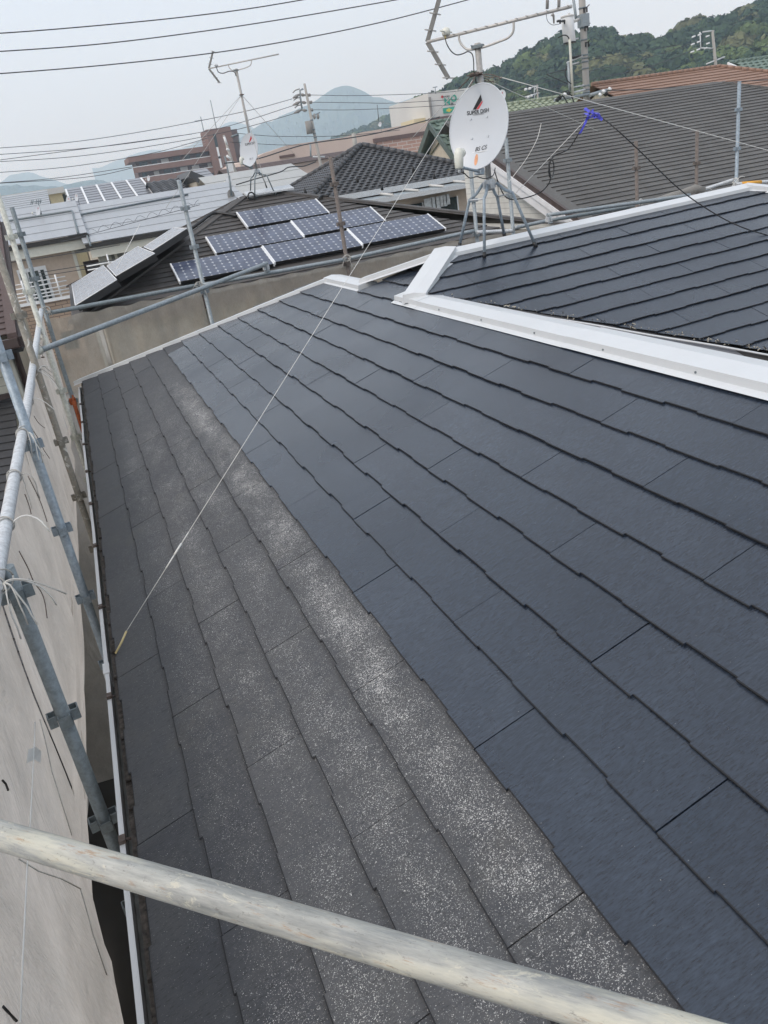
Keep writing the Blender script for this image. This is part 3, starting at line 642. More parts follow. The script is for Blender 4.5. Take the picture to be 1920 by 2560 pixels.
# the near rail across the bottom of the view
fa = Vector((-0.95, -0.276, 0.50)); fb = Vector((-0.46, -0.757, 0.50)); dd = (fb-fa)
pipe(fa-dd*1.6, fb+dd*2.6, 'front_pipe', 'thick pale guard rail with orange rust streaks crossing the bottom of the view', r=0.0213)
# left rail and its posts
XL = -1.07
def zpost(x, y, px, py): return X(px, py, y=y).z
PR = {8.35: [(44.5, 587), (79, 698), (179, 1003)], 6.7: [(20.6, 594), (65, 730), (146, 979), (180.6, 1095)], 4.75: [(40, 790), (149, 1104), (195, 1241)],
      2.95: [(8, 890), (82, 1112), (147, 1325), (209, 1494)], 1.15: [(35, 1482), (144, 1794), (243, 2055), (296, 2275)]}
PT = {8.35: X(20, 520, y=8.35).z, 6.7: X(-8, 470, y=6.7).z, 4.75: X(0, 650, y=4.75).z+0.35, 2.95: 1.75, 1.15: 0.36}
PM = {8.35: ('galv_dark', 'dark grey scaffold post at the far left corner, in front of the beige balcony house'),
      6.7: ('cream_pipe', 'cream painted scaffold post rising past the brown roof, second from the corner'),
      4.75: ('rust_pipe', 'rust streaked mottled scaffold post in front of the brown roof'),
      2.95: ('galv_blue', 'smooth blue grey scaffold post crossing the left rail, third from the corner'),
      1.15: ('galv_dark', 'nearest scaffold post, blue grey with paint blotches, beside the pale mesh')}
for Y in PR:
    zs = [X(px, py, y=Y).z for px, py in PR[Y]]; zs += [min(zs)-0.45, min(zs)-0.9]
    post(-1.045, Y, PT[Y], PM[Y][0], PM[Y][1], zs, a0=0.15)
# far row along y = 8.3
YF = 8.3
far = [(0.74, (447, 450), 'galv', 'grey scaffold post in front of the solar roof, left of the two standing before it', [(461, 521), (470, 620), (487, 733)]),
       (2.55, (827, 392), 'brown_post', 'weathered brown scaffold post in front of the small solar roof, between the panels', [(838, 460), (851, 560), (866, 660)]),
       (4.38, (1178, 405), 'galv', 'grey scaffold post just behind the dish stand, left of a thicker pair partner', [(1187, 500), (1192, 585)]),
       (4.92, (1266, 345), 'galv', 'tall grey scaffold post right behind the big dish edge', [(1272, 400), (1280, 490), (1287, 590)])]
for x, (tx, ty), m, lb, br in far:
    post(x, YF, X(tx, ty, y=YF).z, m, lb, [X(a, b, y=YF).z for a, b in br])
# right hand group, in front of the large grey roof
for (px, pt, pb, m, lb, br) in [(1592, 352, 500, 'brown_post', 'worn scaffold post with peeling paint before the large grey roof, left of three', [420]),
                                (1741, 325, 470, 'brown_post', 'short dull scaffold post before the large grey roof, middle of three', [408]),
                                (1840, 205, 455, 'galv_blue', 'tall blue grey scaffold post before the large grey roof, right of three', [275, 372])]:
    Yp = 8.3 if px > 1700 else 8.1
    b = X(px, 470, y=Yp); post(b.x, Yp, X(px, pt, y=Yp).z, m, lb, [X(px, q, y=Yp).z for q in br], z0=GZ)
# rails
RZ = 0.40
def Pl(px, py, y=YF): return X(px, py, y=y-0.05)
pipe((XL, 1.02, 0.36), (XL, 4.30, 0.372), 'galv_pale', 'pale scaffold rail length running along the left side, over the grey mesh')
pipe((XL-0.01, -0.9, 0.325), (XL-0.01, 1.10, 0.335), 'galv_pale', 'nearest scuffed length of the left scaffold rail, cut by the picture edge')
pipe((XL+0.01, 3.0, 0.385), (XL, 8.2, 0.47), 'galv_pale', 'far length of the left scaffold rail up to the corner post')
pipe(X(120, 783, y=YF-.05), X(496, 713, y=YF-.05), 'galv_dark', 'grey scaffold rail from the left corner post along the top of the beige mesh')
pipe(X(500, 714, y=YF-.05), X(866, 648, y=YF-.05), 'galv', 'scaffold rail crossing in front of the solar panels between two posts')
pipe(X(874, 646, y=YF-.05), X(1186, 577, y=YF-.05), 'galv', 'scaffold rail right of the brown post, under the lower right solar panel')
pipe(X(1192, 581, y=YF-.05), X(1282, 577, y=YF-.05), 'galv_pale', 'short scaffold rail between the two posts behind the dish stand')
pipe(X(90, 880, y=5.75), X(667, 659, y=YF-0.1), 'galv', 'long diagonal scaffold brace pipe sloping up from the left rail over the beige mesh', seg=20)
o = MB(); a = X(90, 880, y=5.75); dv = (X(667, 659, y=YF-.1)-a).normalized()
# clamp at the lower end of the brace
cl = thing('pipe_clamp', 'cream swivel clamp holding the lower end of the diagonal brace on the left rail', 'clamp', a)
m_ = MB(); m_.tube([a-dv*0.02, a+dv*0.05], SR+0.009, 14); m_.obox(a+Vector((-.01, 0, -0.035)), (0.028, 0, 0), (0, 0.035, 0), (0, 0, 0.02)); m_.build('clamp_body', 'cream_pipe', cl)
m_ = MB(); m_.tube([a+Vector((-.03, -.02, -.06)), a+Vector((-.03, -.02, 0.02))], 0.007, 8); m_.tube([a+Vector((.03, -.01, -.05)), a+Vector((.05, -.03, -0.05))], 0.006, 8); m_.build('bolt', 'rustwire', cl)
pipe(X(1286, 570, y=YF-.05), X(1380, 549, y=YF-.05), 'galv', 'short scaffold rail behind the right leg of the dish stand')
pipe(X(1374, 551, y=YF-.05), X(1720, 492, y=YF-.12), 'galv_dark', 'lower scaffold rail behind the main ridge, partly wrapped in mesh')
pipe(X(1368, 538, y=7.9), X(1725, 488, y=7.75), 'galv', 'upper scaffold rail lying just above the main white ridge')
pipe(X(1755, 475, y=YF-.05), X(1832, 450, y=YF-.05), 'galv_pale', 'pale scaffold rail between the middle and right posts before the large grey roof')
pipe(X(1838, 461, y=YF-.1), X(1990, 448, y=YF-.1), 'galv_pale', 'scaffold rail wrapped with an orange band at the right edge')
o = MB(); o.tube([X(1853, 459.5, y=YF-.1), X(1902, 455.3, y=YF-.1)], SR+0.003, 16); tag(o.build('warning_tape', 'orange', loc=X(1875, 458, y=YF-.1)), 'orange band wrapped round the right hand scaffold rail', 'tape band')
for nm, px, py, yy, lb in (('c', 1372, 548, 7.9, 'steel clamp joining the two rails behind the main ridge'), ('d', 665, 668, YF-.1, 'greenish clamp at the upper end of the diagonal brace')):
    c = X(px, py, y=yy); o = thing('pipe_clamp', lb, 'clamp', c); m_ = MB(); m_.obox(c, (0.035, 0, 0), (0, 0.03, 0), (0, 0, 0.03)); m_.build('clamp_body', 'galv_pale', o)
    m_ = MB(); m_.tube([c+Vector((0, -.03, -.06)), c+Vector((0, -.03, .05))], 0.007, 8); m_.tube([c+Vector((.03, -.04, -.045)), c+Vector((-.04, -.04, -.045))], 0.009, 8); m_.build('bolt', 'galv', o)
# red clamp on the far corner post
c = X(182, 1003, y=8.3); o = thing('pipe_clamp', 'orange red rusty clamp low on the far corner post by the gutter end', 'clamp', c)
m_ = MB(); m_.obox(c, (0.036, 0, 0), (0, 0.03, 0), (0, 0, 0.036)); m_.tube([c+Vector((0, -.05, -.08)), c+Vector((0.02, -.05, .08))], 0.01, 8); m_.build('clamp_body', 'red_clamp', o)
c = X(205, 1090, y=8.25); d_ = X(182, 1003, y=8.25)
pipe(Vector((d_.x+.01, 8.22, d_.z)), Vector((d_.x+.01, 8.22, d_.z-2.0)), 'red_clamp', 'rusty red pipe hanging below the red clamp beside the gutter end', r=0.022)
# ---- safety mesh on the left: leans outward from the rail, billows between the ties
def sheet(name, fn, us, vs, mat, label, parent=None):
    mb = MB(); G = [[fn(u, v) for v in vs] for u in us]
    for i in range(len(us)-1):
        for j in range(len(vs)-1):
            mb.face([G[i][j], G[i+1][j], G[i+1][j+1], G[i][j+1]], smooth=True)
    return tag(mb.build(name, mat, loc=G[0][0]), label, 'safety mesh')
def left_sheet(y0, y1, ph):
    def fn(y, z):
        s = (y-y0)/(y1-y0); d = 0.36-z
        ratio = 0.266+0.010*math.sin(d*1.1+ph)+0.010*(1-math.sin(s*math.pi))+0.004*math.sin(d*4+s*7+ph)
        if y1 < 1.5: ratio -= 0.012+0.052*max(0, min(1, (1.1-y)/0.85))
        x = min(-1.085-0.015*abs(math.sin(s*math.pi*3))*max(0, 1-d*3)-0.02*(1-math.sin(s*math.pi))*min(1, d*2), -0.577-ratio*(1.33-z))
        x += 0.009*math.sin(s*23+d*2.2+ph)*min(1, d*2)+0.006*math.sin(s*11-d*5)*min(1, d*3)
        return (x, y, z)
    return fn
zs = [0.365, 0.33, 0.28, 0.2, 0.1]+list(np.linspace(0.0, -5.9, 56))
lb = ['pale grey safety mesh nearest the camera, bottom left', 'grey safety mesh billowing behind the blue grey post', 'grey safety mesh behind the rusty post', 'darker grey safety mesh strip behind the cream post, beside the gutter', 'farthest strip of grey safety mesh at the left corner']
for i, (a, b) in enumerate(((-1.2, 1.13), (1.13, 2.95), (2.95, 4.75), (4.75, 6.7), (6.7, 8.4))):
    sheet('safety_mesh', left_sheet(a, b, i*1.3), list(np.linspace(a, b, 30)), zs, 'mesh_grey', lb[i])
def hit_sheet(px, py, fn):
    r = ray(px, py); prev = None
    for d in np.linspace(0.8, 14, 900):
        P_ = CAM+r*d; s_ = P_[0]-fn(P_[1], P_[2])[0]
        if prev is not None and s_ < 0: return Vector(P_)+Vector((0.006, 0, 0))
        prev = s_
    return Vector(CAM+r*3)
fn0 = left_sheet(-1.2, 1.13, 0.0); sh0 = [o for o in sc.objects if o.name.startswith('safety_mesh')][0]
mb = MB(); S_ = [hit_sheet(x, y, fn0) for x, y in ((82, 1806), (80, 1860), (76, 1930), (70, 2050), (60, 2180), (54, 2300), (48, 2420), (42, 2560))]; mb.tube(S_, 0.0022, 6); mb.build('seam', 'string', sh0)
mb = MB(); K_ = [hit_sheet(x, y, fn0) for x, y in ((65, 1876), (83, 1868), (98, 1880), (96, 1910), (80, 1900), (60, 1912))]; mb.face(K_); mb.build('patch', 'string', sh0)
for i_, pts_ in enumerate((((40, 2150), (90, 2180), (150, 2200), (196, 2224)), ((196, 2224), (215, 2290), (228, 2340), (262, 2440)), ((95, 1800), (108, 1850), (125, 1930), (150, 2010), (175, 2090)))):
    mb = MB(); mb.tube([hit_sheet(x, y, fn0) for x, y in pts_], 0.0018, 5); mb.build('crease', 'tiewire', sh0)
for i_, pts_ in enumerate((((0, 1953), (8, 1962), (14, 1978)), ((0, 2520), (18, 2540), (34, 2556)))):
    mb = MB(); mb.tube([hit_sheet(x, y, fn0) for x, y in pts_], 0.0028, 5); mb.build('tear', 'black', sh0)
# far sheets
def far_sheet(x0, x1, zt0, zt1, ph):
    def fn(x, z):
        s = (x-x0)/(x1-x0); t = -z; zt = zt0+(zt1-zt0)*s
        return (x, YF+0.03+0.05*math.sin(s*9+t*1.7+ph)*min(1, t*2)+0.04*math.sin(s*math.pi)*min(1, t)+0.018*math.sin(s*31+t*3+ph)*min(1, t*3)+0.012*math.sin(s*57-t*2)-0.02, zt-t-0.02*math.sin(s*math.pi*5)**2)
    return fn
def corner_fn(s, z):
    xl = -0.577-0.272*(1.33-z); return (xl+(-1.0-xl)*s, YF+0.06+0.02*math.sin(s*9+z*3), z)
sheet('safety_mesh', corner_fn, list(np.linspace(0, 1, 14)), list(np.linspace(-0.6, -5.9, 30)), 'mesh_grey', 'grey safety mesh closing the far left corner low down between the posts')
zt = lambda px, py: X(px, py, y=YF).z-0.03
tt = [-t for t in list(np.linspace(0, 0.5, 8))+list(np.linspace(0.6, 4.6, 26))]
for x0, x1, a, b, l in ((-1.02, 0.70, (120, 790), (500, 718), 'thin beige safety mesh at the left corner under the diagonal brace'),
                        (0.76, 2.53, (505, 718), (862, 652), 'thin yellowish beige safety mesh between the two posts before the solar roof'),
                        (2.58, 4.36, (876, 652), (1186, 584), 'thin beige safety mesh right of the brown post'),
                        (4.40, 8.0, (1192, 586), (1720, 498), 'thin beige safety mesh behind the dish stand and the main ridge')):
    sheet('safety_mesh', far_sheet(x0, x1, zt(*a), zt(*b), x0), list(np.linspace(x0, x1, 70)), tt, 'mesh_beige', l)
mb = MB(); pts = [X(px, py, y=YF-.09) for px, py in ((1560, 532), (1600, 516), (1640, 502), (1680, 490), (1710, 480), (1738, 472), (1760, 474))]
mb.tube(pts, [0.03, 0.045, 0.04, 0.05, 0.045, 0.06, 0.04], 12); tag(mb.build('safety_mesh', 'mesh_roll', loc=pts[0]), 'grey mesh gathered and rolled round the rail before the large grey roof', 'safety mesh')
# house wall side of the neighbour seen through the mesh is built with the neighbours
# ---- tie cords
def cord(pts, r, mat, label, cat='cord', name='tie_cord', group=None):
    mb = MB(); pts = [Vector(p) for p in pts]
    # Catmull-Rom smoothing
    out = []
    for i in range(len(pts)-1):
        p0 = pts[max(0, i-1)]; p1 = pts[i]; p2 = pts[i+1]; p3 = pts[min(len(pts)-1, i+2)]
        for k in range(6):
            t = k/6; out.append(0.5*((2*p1)+(p2-p0)*t+(2*p0-5*p1+4*p2-p3)*t*t+(3*p1-p0-3*p2+p3)*t**3))
    out.append(pts[-1]); mb.tube(out, r, 7)
    return tag(mb.build(name, mat, loc=pts[0]), label, cat, group)
def ring(cx, cz, y, r, mb, tilt=0.0, rr=0.0028, n=16):
    mb.tube([(cx+r*math.cos(2*math.pi*k/n), y+tilt*math.cos(2*math.pi*k/n), cz+r*math.sin(2*math.pi*k/n)) for k in range(n+1)], rr, 6)
tz = lambda y: 0.36+(0.012*(y-1)/3.3 if y < 4.3 else 0.012+0.03*(y-4.3)/4)
for y, tails, lab in ((1.02, 5, 'knotted grey cord with a loose bow on the left rail by the nearest post'), (1.55, 1, 'single loop of grey cord on the near part of the left rail'),
                      (2.15, 2, 'grey cord tied on the left rail above the gutter bend'), (2.9, 4, 'frayed grey cord at the crossing of the blue grey post and the rail'),
                      (3.7, 1, 'thin loop of cord on the left rail, just past the blue grey post'), (4.72, 5, 'bundle of grey cord where the mottled post meets the rail'),
                      (5.9, 2, 'cord tied below the cream post'), (6.65, 3, 'cord wrapped round the cream post foot at the rail')):
    rnd = random.Random(int(y*100)); o = thing('tie_cord', lab, 'cord', (XL, y, tz(y)))
    mb = MB(); ring(XL, tz(y), y, SR+0.004, mb, 0.012); ring(XL, tz(y)+.002, y+.01, SR+0.006, mb, -0.010)
    if tails > 2: ring(XL+0.012, tz(y), y+.02, SR+0.014, mb, 0.03)
    mb.build('loop', 'tiewire', o)
    for k in range(tails):
        m_ = MB(); p = Vector((XL+SR, y, tz(y))); q = [p.copy()]; d = Vector((rnd.uniform(0.2, 0.9), rnd.uniform(-1, .6), rnd.uniform(-.2, .7)))
        for j in range(9):
            q.append(q[-1]+d*0.018); d += Vector((rnd.uniform(-.25, .2), rnd.uniform(-.3, .3), -0.24))
        m_.tube(q, 0.0026, 6); m_.build('tail', 'tiewire' if k % 3 else 'string', o)
for px, py, lab in ((497, 713, 'cord knot where the grey post crosses the rail before the solar roof'), (868, 645, 'cord knot at the brown post on the rail'), (116, 775, 'cord knot on the corner post with a stray end'),
                    (1752, 476, 'white cord bow on the rail at the middle post before the large grey roof'), (1838, 452, 'white cord bow at the tall right hand post'), (1601, 505, 'cord knot on the rail at the left post before the large grey roof')):
    rnd = random.Random(px); c = X(px, py, y=YF-.08); o = thing('tie_cord', lab, 'cord', c)
    mb = MB()
    for k in range(3): ring(c.x+rnd.uniform(-.01, .01), c.z, c.y, 0.032+0.004*k, mb, rnd.uniform(-.02, .02), 0.0035)
    mb.build('loop', 'tiewire' if px < 1500 else 'string', o)
    for k in range(4):
        m_ = MB(); q = [c+Vector((0, -.03, 0))]; d = Vector((rnd.uniform(-1, 1), -.2, rnd.uniform(-.4, 1.2)))
        for j in range(6): q.append(q[-1]+d*0.022); d += Vector((rnd.uniform(-.3, .3), 0, -0.3))
        m_.tube(q, 0.0035, 6); m_.build('tail', 'tiewire' if px < 1500 else 'string', o)
# dark cord tails hanging against the mesh
for (pts, lb) in (([(232, 1200), (254, 1228), (262, 1258), (270, 1300)], 'x'),):
    pass
def onsheet(px, py):
    # left sheet reached by its own ratio: solve on plane x+0.577 = -0.262*(1.33-z)
    return X(px, py, x=-1.055)
for pts, lab in (([(48, 1378), (70, 1420), (85, 1455), (103, 1480), (112, 1505), (118, 1545)], 'dark cord end hanging against the mesh below the nearest cord bow'),
                 ([(62, 1235), (72, 1262), (78, 1285)], 'short dark cord end against the mesh beside the left rail'),
                 ([(85, 1040), (97, 1058), (112, 1070)], 'dark cord end on the mesh right of the rail, above the rust patch'),
                 ([(82, 1075), (98, 1100), (110, 1125), (124, 1146)], 'longer dark cord end on the mesh right of the rail crossing'),
                 ([(70, 1190), (90, 1230), (104, 1262), (118, 1305)], 'wavy dark cord lying along the blue grey post edge')):
    cord([onsheet(*p) for p in pts], 0.002, 'rustwire', lab)
# ================================================================== NEIGHBOURING HOUSES
cN = Vector
def wallbox(name, parent, lo, hi, mat): return MB().box(lo, hi).build(name, mat, parent)
# ---- N1: house with blue solar panels
t1 = math.tan(math.radians(19.3)); n1 = (0, -t1, 1)
R1L = Vector((2.80, 15.0, 1.215)); R1R = Vector((3.52, 15.0, 1.215))
E1 = 11.35; XL1 = 2.80-(15-E1); XR1 = 3.52+(15-E1)+0.6
h1 = thing('house', 'house behind the mesh with blue solar panels on its brown grey hip roof', 'house', (3.2, 15, GZ))
v1 = (0, math.cos(math.radians(19.3)), math.sin(math.radians(19.3)))
O1 = (0, E1, 1.215-t1*(15-E1))
course_roof('roof_slope', h1, 'slate_brown', O1, (1, 0, 0), v1, (-2, 9), (0, 4.2), [((0, 15, 0), (0, 1, 0)), (R1L, (-1, 1, 0)), (R1R, (1.08, 1, 0))], butt=0.02)
vL1 = (math.cos(math.radians(19.3)), 0, math.sin(math.radians(19.3)))
course_roof('roof_slope', h1, 'slate_brown', (XL1, 15, 1.215-t1*3.65), (0, 1, 0), vL1, (-5, 5), (0, 4.2), [(R1L, (1, -1, 0)), (R1L, (1, 1, 0))], butt=0.02)
mb = MB(); z1 = O1[2]
mb.face([R1R, (XR1, E1, z1), (XR1, 18.7, z1), ]); mb.face([R1L, R1R, (XR1, 18.7, z1), (XL1, 18.7, z1)]); mb.build('roof_slope', 'slate_brown', h1)
mb = MB(); cap_run(mb, R1L+cN((-.1, 0, 0)), R1R+cN((.1, 0, 0)), 0.10, 0.03, (0, 1, 0)); mb.build('ridge_cap', 'galv_pale', h1)
for a, b in ((R1L, (XL1, E1, z1)), (R1R, (XR1, E1, z1)), (R1L, (XL1, 18.65, z1))):
    mb = MB(); d = (Vector(b)-a); cap_run(mb, a, b, 0.11, 0.03, (d.y, -d.x, 0), slope=(.1, .1)); mb.build('hip_cap', 'slate_brown', h1)
wallbox('wall', h1, (XL1+0.45, E1+0.45, GZ), (XR1-0.45, 18.2, z1-0.02), 'cream_wall')
wallbox('eave_board', h1, (XL1, E1, z1-0.19), (XR1, E1+0.03, z1-0.012), 'trim_brown')
wallbox('eave_board', h1, (XL1-0.02, E1, z1-0.19), (XL1+0.01, 18.6, z1-0.012), 'trim_brown')
for i, x in enumerate((-0.3, 0.35, 1.05, 2.0, 2.9)):
    wallbox('wall_panel', h1, (x, E1+0.43, GZ), (x+0.3, E1+0.449, z1-0.3), 'siding_grey')
wallbox('window', h1, (3.6, E1+0.42, -2.2), (5.2, E1+0.448, -1.2), 'glass')
wallbox('siding_band', h1, (-0.35, E1+0.41, -2.15), (1.0, E1+0.447, -1.3), 'siding_white')
wallbox('band_rail', h1, (-0.35, E1+0.38, -2.2), (1.0, E1+0.41, -2.15), 'white_frame')
# panels
np1 = Vector((0, -t1, 1)).normalized(); on1 = X(592.9, 538.7, d=14.6)+np1*0.03
pan = [[(592.9, 538.7), (788.2, 503.5), (823.4, 537.2), (620.8, 577.3)], [(515.7, 601.4), (726.9, 560.4), (760.7, 599.9), (541.3, 642.4)],
       [(728.9, 560.4), (924.6, 522.8), (963.2, 558), (761.6, 598)], [(427.5, 668.9), (650.7, 624), (689, 665), (451.6, 714.7)],
       [(655.5, 624), (865.1, 582), (908.5, 619.6), (690.6, 665.3)], [(866.8, 580.5), (1067.6, 541), (1113.5, 577.3), (910, 619.6)]]
lbs = ['topmost blue solar panel on the brown roof, with a dark reflection across it', 'blue solar panel in the middle row, left', 'blue solar panel in the middle row, right, crossed by the brown post',
       'blue solar panel lowest left, behind a grey scaffold post', 'blue solar panel in the middle of the lowest row', 'blue solar panel farthest right in the lowest row']
for q, lb in zip(pan, lbs):
    P = [onp(a, b, (0, -t1, 1), on1) for a, b in q]
    c = sum(P, Vector())/4; ax = Vector((1, 0, 0)); av = Vector(v1)
    L = ((P[1]-P[0]).length+(P[2]-P[3]).length)/4-0.012; W = ((P[3]-P[0]).length+(P[2]-P[1]).length)/4-0.012
    o = thing('solar_panel', lb, 'solar panel', c, 'blue solar panels on the brown roof')
    mb = MB(); T0 = np1*0.055
    mb.face([c-ax*L-av*W+T0, c+ax*L-av*W+T0, c+ax*L+av*W+T0, c-ax*L+av*W+T0], uv=[(0, 0), (1, 0), (1, 1), (0, 1)]); mb.build('cell_sheet', 'cells', o, fix=False)
    for s in (-1, 1):
        mb = MB(); mb.obox(c+ax*s*(L+0.006)+np1*0.035, ax*0.012, av*(W+.01), np1*0.026); mb.build('side_frame', 'white_frame', o)
        mb = MB(); mb.obox(c+av*s*(W+0.003)+np1*0.03, ax*L, av*0.005, np1*0.022); mb.build('edge_frame', 'galv_pale' if s > 0 else 'black', o)
nL1 = Vector((-t1, 0, 1)).normalized()
panL = [[(180, 712), (258, 664), (292, 700), (189, 764)], [(268, 665), (345, 617), (387, 634), (290.6, 690.6)], [(360, 618), (434, 570), (467, 571.5), (381, 627)]]
lbs = ['grey looking solar panel lowest on the left roof slope, with black raised edge', 'grey looking solar panel in the middle of the left slope row of three', 'grey looking solar panel highest on the left slope, by a scaffold post']
for q, lb in zip(panL, lbs):
    pt = R1L+nL1*0.20
    P = [onp(a, b, (-t1, 0, 1), pt) for a, b in q]; c = sum(P, Vector())/4
    o = thing('solar_panel', lb, 'solar panel', c, 'grey solar panels on the left slope')
    mb = MB(); T0 = nL1*0.004
    mb.face([p+T0 for p in (P[3], P[2], P[1], P[0])], uv=[(0, 0), (1, 0), (1, 1), (0, 1)]); mb.build('cell_sheet', 'cells_grey', o, fix=False)
    mb = MB(); mb.ext([P[0], P[1], P[2], P[3]], -nL1*0.10); mb.build('mount_frame', 'black', o)
    mb = MB()
    for i in range(4):
        a, b = P[i], P[(i+1) % 4]; mb.tube([a+T0, b+T0], 0.008, 5)
    mb.build('rim', 'white_frame', o)
# black conduit on N1
cord([onp(a, b, n1, R1L+Vector((0, 0, .05))) for a, b in ((592, 540), (560, 534), (531, 534), (500, 556), (478, 572))], 0.028, 'black', 'thick black cable over the left hip beside the top solar panel', 'cable', 'cable')
cord([onp(a, b, n1, R1L+Vector((0, 0, .06))) for a, b in ((792, 503), (803, 490), (822, 490))], 0.022, 'black', 'short black cable from the top solar panel up to the hip', 'cable', 'cable')
# ---- NL: brown roof at the left edge
t2 = math.tan(math.radians(21)); eL = X(40, 833, y=11.0)
hL = thing('house', 'house with a dark red brown slate roof at the left edge', 'house', (-4, 13, GZ))
cL = math.cos(math.radians(21)); sL = math.sin(math.radians(21))
course_roof('roof_slope', hL, 'slate_red', (-8, 11.0, eL.z), (1, 0, 0), (0, cL, sL), (0, 8+eL.x-0.10), (0, 4.6), [], butt=0.02)
vx = eL.x
mb = MB(); mb.ext([(vx-.12, 10.95, eL.z+0.02), (vx+.01, 10.95, eL.z+0.02), (vx+.01, 10.95, eL.z-.20), (vx-.12, 10.95, eL.z-.20)], (0, 4.4*cL, 4.4*sL)); mb.build('verge_board', 'slate_red', hL)
mb = MB(); mb.ext([(vx+.012, 10.97, eL.z-.05), (vx+.06, 10.97, eL.z-.05), (vx+.06, 10.97, eL.z-.2), (vx+.012, 10.97, eL.z-.2)], (0, 4.3*cL, 4.3*sL)); mb.build('verge_trim', 'trim_brown', hL)
wallbox('gutter', hL, (-8, 10.85, eL.z-.17), (vx, 10.96, eL.z-.05), 'trim_brown')
wallbox('soffit', hL, (-8, 10.97, eL.z-.26), (vx+.02, 11.5, eL.z-.21), 'dark_void')
wallbox('wall', hL, (-8, 11.45, GZ), (vx-.16, 15.6, eL.z-.05), 'siding_cream')
mb = MB(); mb.face([(vx-.16, 11.5, eL.z-.05), (vx-.16, 15.6, eL.z-.05), (vx-.16, 15.6, eL.z+1.5)]); mb.build('gable_wall', 'cream_wall', hL)
wallbox('side_wall', hL, (vx-.159, 11.45, GZ), (vx-.13, 15.6, eL.z-.1), 'cream_wall')
mb = MB(); p0 = X(36, 872, y=11.4); mb.tube([p0+Vector((-.25, -.25, .12)), p0+Vector((-.1, -.1, 0)), p0+Vector((0, 0, -.05)), (p0.x, 11.4, GZ+2)], 0.045, 10); mb.build('downpipe', 'trim_brown', hL)
mb = MB(); mb.tube([p0+Vector((-.22, .03, 0)), p0+Vector((-.10, .03, -.08)), (p0.x-.08, 11.42, -3)], 0.04, 8); mb.build('corner_post', 'trim_cream', hL)
# ledge roof below it, charcoal slate
rl = X(60, 986, y=11.35)
cz = math.cos(math.radians(19)); sz = math.sin(math.radians(19)); yaw = math.radians(0)
uu = Vector((0.9, -0.30, 0)).normalized(); vv = Vector((0.30*cz, 0.9*cz, 0)); vv = Vector((0.30, 0.9, 0)).normalized()*cz+Vector((0, 0, sz))
O2 = Vector((rl.x, 11.35, rl.z))
course_roof('lower_roof_slope', hL, 'slate_low', O2-vv*7.6, uu, vv, (-6, 4), (0, 9), [((-1.98, 0, 0), (1, 0, 0)), ((0, 11.42, 0), (0, 1, 0))], butt=0.022, seg=0.6)
wallbox('flashing', hL, (-6, 11.36, rl.z-.03), (-1.98, 11.43, rl.z+.06), 'trim_brown')
# ---- W1 / W2: beige houses with pale integrated solar roofs
def gable_front(name, label, Y, pts_top, pts_bot, ridge_dy, wallm, roofm, wall_x, panel_lines=None):
    pass
TW = math.tan(math.radians(14)); cW, sW = math.cos(math.radians(14)), math.sin(math.radians(14))
def upto(px, py, Y, z, pitch):
    t_ = math.tan(math.radians(pitch)); q_ = onp(px, py, (0, -t_, 1), (0, Y, z)); return (q_.y-Y)/math.cos(math.radians(pitch))
def white_roof(h, Ye, pL, pR, pt, vr, ex=1.02, seg=2.6, mat='solar_roof', nrm=None, extra=()):
    """roof slope facing the camera; pL, pR pixels on the eave at depth Ye; extends pt metres up"""
    a = X(*pL, y=Ye); b = X(*pR, y=Ye); z = (a.z+b.z)/2
    if isinstance(pt, tuple): pt = upto(pt[0], pt[1], Ye, z, 14)
    return a, b, course_roof('roof_slope', h, mat, (a.x, Ye, z), (1, 0, 0), (0, cW, sW), (-0.3, b.x-a.x+0.3), (0, pt), list(extra), ex=ex, seg=seg, butt=0.018)
hA = thing('house', 'beige house with pale solar roof and brick balcony, left', 'house', (-3.5, 42, GZ))
YA = 37.5
a, b, r_ = white_roof(hA, YA, (-20, 622), (200, 584), (106, 527), 0, ex=1.22, seg=3.4, extra=())
zA = (a.z+b.z)/2; xr = b.x
wallbox('gutter', hA, (a.x-.3, YA-.12, zA-.22), (xr+.35, YA, zA-.03), 'dark_void')
wallbox('fascia', hA, (a.x-.3, YA+.02, zA-.62), (xr+.30, YA+.25, zA-.23), 'trim_cream')
yw = YA+0.5
cr_ = X(182, 608, y=yw)
wallbox('wall', hA, (-9, yw, GZ), (cr_.x, 44, zA-.12), 'stucco')
wallbox('downpipe', hA, (cr_.x-.16, yw-.1, GZ), (cr_.x-.02, yw, zA-.6), 'trim_cream')
# window
wl = X(41, 676, y=yw); wr = X(113, 663, y=yw); wb = X(137, 741, y=yw).z-0.3
mb = MB(); mb.box((wl.x, yw-.06, wb-.4), (wr.x, yw-.01, wr.z)); mb.build('window', 'white_frame', hA)
wp = [o for o in hA.children if o.name.startswith('window')][-1]
xw = wr.x-wl.x
for k, (f0, f1, m) in enumerate(((0.07, 0.30, 'glass'), (0.36, 0.70, 'screen'), (0.78, 0.90, 'glass'))):
    o = MB().box((wl.x+xw*f0, yw-.10, wb-.35), (wl.x+xw*f1, yw-.062, wr.z-.16)).build('pane', m, wp)
